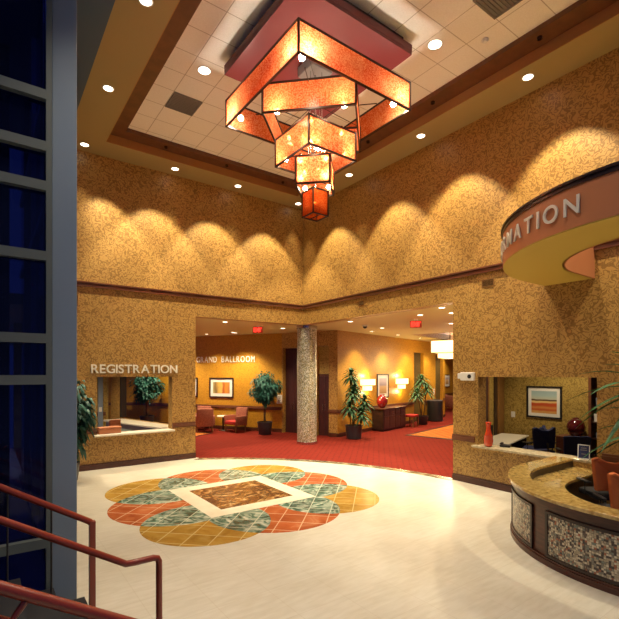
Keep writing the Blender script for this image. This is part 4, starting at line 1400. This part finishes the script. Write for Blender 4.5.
for lab, z, w, h, m in (('white box on the office bookcase, middle shelf', 1.251, .34, .18, 'white'), ('pale box on the office bookcase, shelf below the white box', .871, .26, .12, 'steel'), ('pale blue box on the office bookcase, upper shelf', 1.611, .26, .20, 'steel')):
    t = thing('storage_box', lab, 'box', (3.22, -7.70, z), -PI / 2, 'boxes on the office bookcase')
    bm = new(); box(bm, (-w / 2, -.11, 0), (w / 2, .11, h * .7)); obj('body', bm, M[m], t)
    bm = new(); box(bm, (-w / 2 - .005, -.115, h * .7 + .001), (w / 2 + .005, .115, h)); obj('lid', bm, M[m], t)
t = thing('office_desk', 'pale-topped office desk behind the orange vase', 'desk', (1.35, -5.62, 0), angE)
bm = new(); rbox(bm, (-.45, -.75, .70), (1.75, -.05, .735), .005); obj('top', bm, M['white_stone'], t)
bm = new(); box(bm, (-.42, -.70, 0), (-.38, -.10, .698)); obj('leg_panel', bm, M['wood_dark'], t)
bm = new(); box(bm, (1.66, -.70, 0), (1.70, -.10, .698)); obj('leg_panel', bm, M['wood_dark'], t)
t = thing('desk_phone', 'dark desk phone beside the orange vase', 'telephone', (.22, -6.98, .8635), R(-70))
bm = new(); rbox(bm, (-.10, -.09, 0), (.10, .09, .045), .01); obj('base', bm, M['black'], t)
bm = new(); rbox(bm, (-.10, -.08, .047), (-.05, .08, .085), .012); obj('handset', bm, M['black'], t)
t = thing('computer_monitor', 'dark slim monitor on the office desk behind the orange vase', 'monitor', (1.05, -5.98, .736), R(-20))
bm = new(); rbox(bm, (-.22, -.02, .10), (.22, .02, .42), .006); obj('screen', bm, M['black'], t)
bm = new(); box(bm, (-.02, -.015, .01), (.02, .015, .099)); rbox(bm, (-.10, -.08, 0), (.10, .08, .012), .003); obj('stand', bm, M['black'], t)
t = thing('light_switch', 'pale switch plate on the office wall left of the framed landscape', 'light switch', (3.46, -5.34, 1.24), -PI / 2)
bm = new(); box(bm, (-.055, -.008, -.08), (.055, -.001, .08)); obj('plate', bm, M['white'], t)
bm = new(); box(bm, (-.015, -.014, -.03), (.015, -.0085, .03)); obj('toggle', bm, M['white'], t)
# office side-wall door casings
bm = new()
mx = Matrix.Translation((ia.x, ia.y, 0)) @ Matrix.Rotation(angE, 4, 'Z')
box(bm, (1.86, -.04, 0), (1.95, 0, 2.9), mx)
box(bm, (.95, -.04, 2.9), (1.95, 0, 3.0), mx)
box(bm, (2.68, -.06, 0), (3.20, 0, 3.98), mx)
struct('trim_office_door', bm, M['amber_wood'])
bm = new(); box(bm, (.98, -.03, 0), (1.86, 0, 2.9), mx); struct('door_4', bm, M['wood_door'])
bm = new(); box(bm, (2.42, -.03, 0), (2.66, 0, 3.98), mx); struct('trim_office_corner', bm, M['wood_dark'])

t = thing('wall_mounted_alarm', 'white alarm strobe box on the pillar between the foyer opening and the office window', 'alarm', (0, -6.25, 2.325), -PI / 2)
bm = new(); rbox(bm, (-.16, -.07, -.09), (.17, -.001, .09), .01); obj('housing', bm, M['white'], t)
bm = new(); rbox(bm, (-.24, -.055, -.05), (-.161, -.005, .07), .008); obj('strobe_lens', bm, M['white'], t)
bm = new(); tube(bm, [(.07, -.071, .0), (.07, -.078, 0)], .045, 20); obj('speaker_disc', bm, M['black'], t)

# ------------------------------------------------------------------ world, camera, colour
w = bpy.data.worlds.new('dusk')
S.world = w
w.use_nodes = True
w.node_tree.nodes['Background'].inputs[0].default_value = (.10, .16, .42, 1)
w.node_tree.nodes['Background'].inputs[1].default_value = .35

cam = bpy.data.cameras.new('camera')
cam.sensor_width = 36
cam.lens = 443 / 619 * 36
cam.shift_y = 63.5 / 619
cam.clip_start = .05
co = bpy.data.objects.new('camera', cam)
COL.objects.link(co)
co.location = (-8.515, -12.02, 2.4)
co.rotation_euler = (PI / 2, 0, math.atan2(.8075, .5899) - PI / 2)
S.camera = co

S.view_settings.view_transform = 'Standard'
S.view_settings.look = 'None'
S.view_settings.gamma = 1
S.view_settings.exposure = .06
S.view_settings.use_curve_mapping = False
S.cycles.use_denoising = True
S.cycles.max_bounces = 8
S.cycles.sample_clamp_indirect = 6
